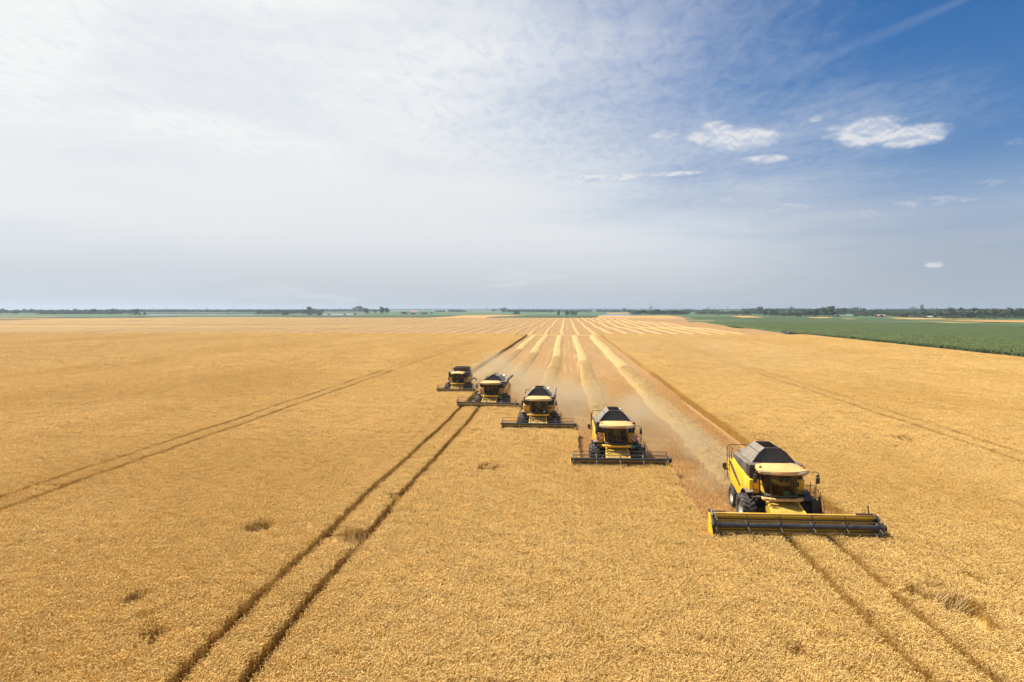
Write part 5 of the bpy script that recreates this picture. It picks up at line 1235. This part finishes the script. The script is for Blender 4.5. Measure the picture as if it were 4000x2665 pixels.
    for s in (-1, 1): MB().tube([(s * 1.0, -.3, .8), (s * .98, -2.3, .62)], .06, 8).build('lift_ram', M_steel, root)
    # wheels
    wheel(root, -1.50, 0, .82, .72, -1); wheel(root, 1.50, 0, .82, .72, 1); wheel(root, -1.28, 3.72, .64, .46, -1); wheel(root, 1.28, 3.72, .64, .46, 1)
    # header: a part with pieces
    W = h['wid'] / h['s'] / 2 + .02
    hd = MB(); bt = back_top
    hd.prism([(-2.50, .16), (-2.46, .16), (-2.42, bt), (-2.62, bt + .06), (-2.64, bt - .04), (-2.50, bt - .10)], 'x', -W, W)             # back sheet with its top beam
    hd.prism([(-2.50, .14), (-3.36, .12), (-3.36, .15), (-2.8, .17), (-2.5, .20)], 'x', -W, W)                                        # floor
    header = hd.build('header', M_yel if idx == 0 else M_hdr, root, loc=(-h['hx'], -h['hy'], 0))
    MB().prism([(-2.46, bt - .12), (-2.30, bt - .10), (-2.30, bt + .04), (-2.44, bt + .055)], 'x', -W, W).build('top_beam', M_yel, header, bevel=.01)
    for s in (-1, 1):
        xa, xb = sorted((s * W, s * (W + .045)))
        MB().prism([(-2.38, .12), (-2.34, bt + .06), (-2.72, bt + .08), (-3.30, .55), (-3.55, .30), (-3.50, .12)], 'x', xa, xb).build('end_sheet', M_yel if s < 0 or idx else M_dark, header)
        dv = MB(); xd = s * (W + .06)
        dv.hexa([(xd - .09, -3.20, .62), (xd + .09, -3.20, .62), (xd + .07, -3.25, .12), (xd - .07, -3.25, .12)], [(xd - .05, -3.75, .46), (xd + .05, -3.75, .46), (xd + .04, -3.78, .10), (xd - .04, -3.78, .10)])
        dv.hexa([(xd - .05, -3.75, .46), (xd + .05, -3.75, .46), (xd + .04, -3.78, .10), (xd - .04, -3.78, .10)], [(xd - .012, -4.45, .14), (xd + .012, -4.45, .14), (xd + .012, -4.45, .08), (xd - .012, -4.45, .08)])
        if s > 0 and idx: dv.hexa([(xd + .02, -2.6, 1.0), (xd + .10, -2.6, 1.0), (xd + .10, -2.7, .5), (xd + .02, -2.7, .5)], [(xd + .02, -3.4, .95), (xd + .10, -3.4, .95), (xd + .10, -3.3, .4), (xd + .02, -3.3, .4)])
        dv.build('crop_divider', M_yel if not (s > 0 and not idx) else M_dark, header, bevel=.015)
    b = MB(); b.box(-W, W, -3.42, -3.36, .115, .145)
    for k in range(int(W * 2 / .15)): xx = -W + .07 + k * .15; b.add([(xx - .02, -3.42, .13), (xx + .02, -3.42, .13), (xx, -3.54, .12)], [(0, 1, 2)])
    b.build('cutter_bar', M_steel, header)
    b = MB(); b.tube([(-W + .03, -2.80, .42), (W - .03, -2.80, .42)], .15, 14)
    for s in (-1, 1):
        prev = None; nt = int(W / .5 * 12)
        for k in range(nt + 1):
            xx = s * (.55 + (W - .62) * k / nt); a = s * k / 12 * 2 * math.pi
            cur = ((xx, -2.80 + .15 * math.cos(a), .42 + .15 * math.sin(a)), (xx, -2.80 + .25 * math.cos(a), .42 + .25 * math.sin(a)))
            if prev: b.add([prev[0], prev[1], cur[1], cur[0]], [(0, 1, 2, 3)])
            prev = cur
    b.build('header_auger', M_dark, header)
    RY, RZ, RR = -3.05, 1.15, .52; RW = W - .12
    tr = .125 if idx == 0 else .09
    MB().tube([(-RW, RY, RZ), (RW, RY, RZ)], tr, 16).build('reel_tube', M_tube, header, smooth=True)
    for k in range(6):
        a = R(18 + 60 * k) if idx == 0 else R(30 + 60 * k - 8); yb_, zb_ = RY + RR * math.cos(a), RZ + RR * math.sin(a)
        b = MB(); b.tube([(-RW, yb_, zb_), (RW, yb_, zb_)], .019, 6)
        nt = int(RW * 2 / .15)
        for q in range(nt): xx = -RW + .08 + q * .15; b.tube([(xx, yb_, zb_), (xx, yb_ + .03, zb_ - (.08 if idx == 0 else .17))], .006, 3, caps=False)
        b.build('reel_bat', M_dark, header)
    for q in range(nsp + 1):
        xx = -RW + 2 * RW * q / nsp; b = MB()
        for k in range(6):
            a = R(18 + 60 * k) if idx == 0 else R(30 + 60 * k - 8); a2 = a + R(60)
            b.tube([(xx, RY, RZ), (xx, RY + RR * math.cos(a), RZ + RR * math.sin(a))], .022, 5)
            if q in (0, nsp): b.tube([(xx, RY + RR * math.cos(a), RZ + RR * math.sin(a)), (xx, RY + RR * math.cos(a2), RZ + RR * math.sin(a2))], .026, 5)
        b.build('reel_spider', M_black if idx == 0 else M_steel, header)
    for s in (-1, 1):
        b = MB(); xd = s * (W - .03); b.hexa([(xd - .03, -2.45, bt + .02), (xd + .03, -2.45, bt + .02), (xd + .03, -2.45, bt + .14), (xd - .03, -2.45, bt + .14)], [(xd - .03, RY - .15, RZ - .02), (xd + .03, RY - .15, RZ - .02), (xd + .03, RY - .15, RZ + .08), (xd - .03, RY - .15, RZ + .08)])
        b.lathe([(xd - .06, .11), (xd + s * .0 + .06, .11), (xd + .06, .01)], 12, 'x', (0, RY, RZ)); b.tube([(xd, -2.5, bt - .2), (xd, -2.95, RZ - .08)], .035, 8); b.build('reel_arm', M_dark, header)
        if s > 0: MB().lathe([(xd + .06, .16), (xd + .24, .16), (xd + .24, .02)], 14, 'x', (0, RY + .05, RZ - .02)).build('reel_drive', M_black, header)
    if idx == 0:
        b = MB(); b.tube([(-W + .1, -2.42, bt + .12), (-W + .75, -2.42, bt + .12)], .035, 6); b.tube([(W - .9, -2.42, bt + .10), (W - .1, -2.42, bt + .10)], .045, 6); b.tube([(W - .25, -2.3, bt), (W - .28, -2.25, bt + .45)], .03, 5)
        b.tube([(-W + .02, -2.3, bt - .3), (-W, -2.35, bt + .2), (-W + .02, -2.62, bt + .26), (-W + .04, -2.9, bt + .05)], .05, 6); b.build('hydraulic_line', M_dark, header)
    def squeeze(o):                                                   # rear end closer to the front axle
        for c in o.children:
            if c.name.startswith('header') and c.name.split('.')[0] == 'header': continue
            if c.type == 'EMPTY':
                if c.location.y > 1: c.location.y = .4 + (c.location.y - .4) * .82
                continue
            for v_ in c.data.vertices:
                if v_.co.y > .4: v_.co.y = .4 + (v_.co.y - .4) * .82
            squeeze(c)
    squeeze(root)
    return root
HR = [harvester(HARV[0], 0, 'hopper', False, M_red, None, 'inside', 0, 5, 1.50, 'nearest harvester, with the widest yellow header, red beacons and grey hopper lid'),
      harvester(HARV[1], 1, 'hopper', True, M_orange, None, 'outside', 0, 4, .92, 'second nearest harvester, orange beacons, striped warning boards and teal plate'),
      harvester(HARV[2], 2, 'hopper', False, M_orange, 'stub', 'pale', 0, 4, .92, 'third harvester, middle of the line, without warning boards, grey auger tube behind'),
      harvester(HARV[3], 3, 'gable', True, M_orange, 'folded', 'outside', 0, 4, .92, 'fourth harvester, second from the left, with peaked grey tank lid and thick grey tube'),
      harvester(HARV[4], 4, 'box', True, M_orange, 'low', 'front', 0, 3, .92, 'farthest harvester at the left with square black grain tank and pale spout', old=True)]
OPS = [(M_sh_grey, M_tr2, 'driver in grey shirt at the wheel of the nearest harvester'), (M_sh_grey, M_tr2, 'driver in dark grey shirt inside the cab of the second nearest harvester'), (M_sh_pale, M_tr, 'driver in pale shirt and khaki trousers in the middle harvester'),
       (M_sh_red, M_tr2, 'driver in brown red shirt in the cab with the peaked tank lid'), (M_sh_grey, M_tr, 'driver in grey shirt in the cab of the farthest harvester')]
for h, (sh, trs, lb) in zip(HARV, OPS):
    o = Vector((0 if h is not HARV[0] else -.05, -.52, 2.10)) * h['s']; c, s_ = math.cos(h['rz']), math.sin(h['rz'])
    person((h['x'] + o.x * c - o.y * s_, h['y'] + o.x * s_ + o.y * c, o.z), h['rz'], h['s'] * .98, 'seated', sh, trs, lb)

# ------------------------------------------------------------------ parked car and a man beside it on the far headland
M_car = mat('dark_car_paint', (0.05, 0.046, 0.046), (0.06, 0.055, 0.053), 2, .22, coat=.6); M_cglass = mat('car_window', (0.06, 0.07, 0.075), (0.07, 0.08, 0.085), 2, .06)
cx_, cy_ = P(3082, 1310.5, 0)
car = empty('parked_car', (cx_, cy_, 0), R(14)); tag(car, 'dark grey car parked on the far headland beside the maize', 'car')
sec = [(-2.2, .32, .62, .74), (-2.12, .22, .80, .84), (-1.3, .2, .92, .88), (-.95, .2, .95, .88), (1.55, .2, .97, .88), (2.05, .25, .95, .84), (2.2, .36, .80, .74)]
b = MB()
for x, z0_, z1_, hw in sec: b.v += [(x, -hw * .94, z0_), (x, -hw, z0_ + .18), (x, -hw * .97, z1_ - .06), (x, -hw * .86, z1_), (x, hw * .86, z1_), (x, hw * .97, z1_ - .06), (x, hw, z0_ + .18), (x, hw * .94, z0_)]
for i in range(len(sec) - 1):
    for k in range(8): b.f.append((i * 8 + k, i * 8 + (k + 1) % 8, (i + 1) * 8 + (k + 1) % 8, (i + 1) * 8 + k)); b.mi.append(0)
b.f += [tuple(range(8))[::-1], tuple(range(48, 56))]; b.mi += [0, 0]; b.build('body', M_car, car, bevel=.03)
b = MB(); b.hexa([(-1.05, -.78, .94), (1.75, -.78, .96), (1.75, .78, .96), (-1.05, .78, .94)], [(-.25, -.60, 1.44), (1.15, -.60, 1.44), (1.15, .60, 1.44), (-.25, .60, 1.44)]); b.build('windows', M_cglass, car, bevel=.04)
MB().hexa([(-.28, -.61, 1.43), (1.18, -.61, 1.43), (1.18, .61, 1.43), (-.28, .61, 1.43)], [(-.15, -.54, 1.49), (1.0, -.54, 1.49), (1.0, .54, 1.49), (-.15, .54, 1.49)]).build('roof', M_car, car, bevel=.02)
for x in (-1.4, 1.35):
    for s in (-1, 1):
        w_ = MB().lathe([(-.11, .19), (-.11, .30), (-.08, .33), (.08, .33), (.11, .30), (.11, .19)], 20, 'y', (x, s * .78, .33)).build('wheel', M_rub, car)
        MB().lathe([(s * .10, .20), (s * .06, .19), (s * .09, .05), (s * .1, .002)], 16, 'y', (x, s * .78, .33)).build('rim', M_steel, w_)
for s in (-1, 1): MB().box(-2.2, -2.1, *sorted((s * .45, s * .78)), .62, .74).build('headlight', M_lens, car, bevel=.02); MB().box(2.1, 2.22, *sorted((s * .5, s * .78)), .68, .8).build('tail_light', M_stripe, car, bevel=.02)
px_m, py_m = P(3022.5, 1311.2, 0)
person((px_m, py_m, .90), R(60), 1.0, 'standing', M_sh_white, M_sh_white, 'man in white clothes standing left of the parked dark car')

# ------------------------------------------------------------------ tall weeds in the gaps of the crop
M_weed = crop_mat('dry_weeds', (0.66, 0.45, 0.175), (0.26, 0.16, 0.055), (0.55, 0.37, 0.14), trans=.3)
M_weedd = crop_mat('dark_dry_weeds', (0.44, 0.27, 0.09), (0.20, 0.125, 0.042), (0.32, 0.20, 0.068), trans=.1)
def weed(loc, rad, hgt, n, seed, label, lean=(0, 0), m=None):
    g = np.random.default_rng(seed); r = rad * np.sqrt(g.uniform(0, 1, n)); a = g.uniform(0, 6.28, n)
    b0 = np.stack([r * np.cos(a), r * np.sin(a), 0 * r], 1); hh = hgt * g.uniform(.6, 1.1, n)
    m_ = b0 + np.stack([g.normal(lean[0] * .4, .08, n), g.normal(lean[1] * .4, .08, n), hh * .6], 1); t = m_ + np.stack([g.normal(lean[0], .16, n), g.normal(lean[1], .16, n), hh * .4], 1)
    a2 = g.uniform(0, 6.28, n); sd = np.stack([np.cos(a2), np.sin(a2), 0 * a2], 1) * .012
    V = np.stack([b0 - sd, b0 + sd, m_ + sd, m_ - sd, t + sd * .5, t - sd * .5], 1).reshape(-1, 3); i = np.arange(n)[:, None] * 6
    F = np.concatenate([i + np.array([[0, 1, 2, 3]]), i + np.array([[3, 2, 4, 5]])])
    o = link_mesh('weed_clump', np_mesh('weed_clump', V, [F], [m or M_weed], np.repeat(g.uniform(0, 1, n), 6))); o.location = loc; tag(o, label, 'weeds', 'weeds in the wheat'); return o
weed((*P(1375, 2135, .3), 0), .7, 1.0, 110, 1, 'tall pale grass clump between the two wheel tracks on the left')
weed((*P(3690, 2385, .3), 0), .6, .85, 150, 2, 'pale lodged straw leaning into a gap at the right of the field', (.25, .1))
weed((*P(1012, 2070, .3), 0), .4, .80, 120, 3, 'small dark weed tuft standing in the wheat left of the tracks', m=M_weedd)
weed((*P(520, 2362, .3), 0), .28, .82, 110, 4, 'dark weed tuft in a small hole near the lower left', m=M_weedd)
weed((*P(1910, 1838, .3), 0), .5, .85, 110, 5, 'dark weed tuft in the wheat below the middle harvester', m=M_weedd)
weed((*P(595, 2480, .3), 0), .28, .82, 90, 7, 'lowest dark weed tuft at the lower left beside the wheel track', m=M_weedd)

# ------------------------------------------------------------------ dust behind the machines
def dust_mat(name, dens):
    m = bpy.data.materials.new(name); m.use_nodes = True; T = NT(m.node_tree); T.t.nodes.clear()
    oc = T.n('ShaderNodeTexCoord').outputs['Object']; ln = T.n('ShaderNodeVectorMath', operation='LENGTH'); T.link(oc, ln.inputs[0])
    pos = T.n('ShaderNodeNewGeometry').outputs['Position']
    nz = T.noise(T.vmul(pos, (.22, .13, .30)), 1.0, 4, .6, .5)
    d = T.m('MULTIPLY', T.smooth(ln.outputs['Value'], 1.0, .15), T.smooth(nz, .38, .72))
    v = T.n('ShaderNodeVolumePrincipled'); v.inputs['Color'].default_value = (.88, .66, .38, 1); v.inputs['Anisotropy'].default_value = .2
    T.link(T.m('MULTIPLY', d, dens), v.inputs['Density'])
    o = T.n('ShaderNodeOutputMaterial'); T.link(v.outputs[0], o.inputs['Volume']); return m
def dust(name, c, r, dens, label):
    me = bpy.data.meshes.new(name); bm = bmesh.new(); bmesh.ops.create_icosphere(bm, subdivisions=3, radius=1.0); bm.to_mesh(me); bm.free()
    me.materials.append(dust_mat(name + '_air', dens)); o = link_mesh(name, me); o.location = c; o.scale = r; tag(o, label, 'dust', kind='stuff'); return o
for h, (dx, dy, rx_, ry_, rz_, dn), lb in zip(HARV, [(-2.2, 11.0, 3.0, 9, 2.8, .24), (3.4, 10, 5.0, 16, 3.4, .45), (3.8, 13, 5, 18, 3.6, .38), (3.4, 13, 5, 18, 3.8, .24), (3.0, 17, 6, 22, 4.4, .2)],
                                            ['thin dust behind the nearest harvester', 'dust drifting beside and behind the second nearest harvester', 'dust cloud behind the middle harvester', 'dust cloud behind the harvester with the peaked lid', 'dust plume trailing behind the farthest harvester']):
    dust('dust_cloud', (h['x'] + dx, h['y'] + dy, .9), (rx_, ry_, rz_), dn, lb)
dust('dust_veil', (30, 150, 1.0), (40, 95, 6), .013, 'thin dust veil drifting over the harvested strip and the wheat to its right')

# ------------------------------------------------------------------ the hazy air over the whole plain
m = bpy.data.materials.new('hazy_air'); m.use_nodes = True; T = NT(m.node_tree); T.t.nodes.clear()
v = T.n('ShaderNodeVolumePrincipled'); v.inputs['Color'].default_value = (.56, .66, .78, 1); v.inputs['Density'].default_value = 1.3e-4; v.inputs['Anisotropy'].default_value = .3
o = T.n('ShaderNodeOutputMaterial'); T.link(v.outputs[0], o.inputs['Volume'])
hz = MB().box(-9200, 9200, -450, 14100, -1.2, 70).build('haze', m); tag(hz, 'pale haze over the whole plain', 'haze', kind='stuff')
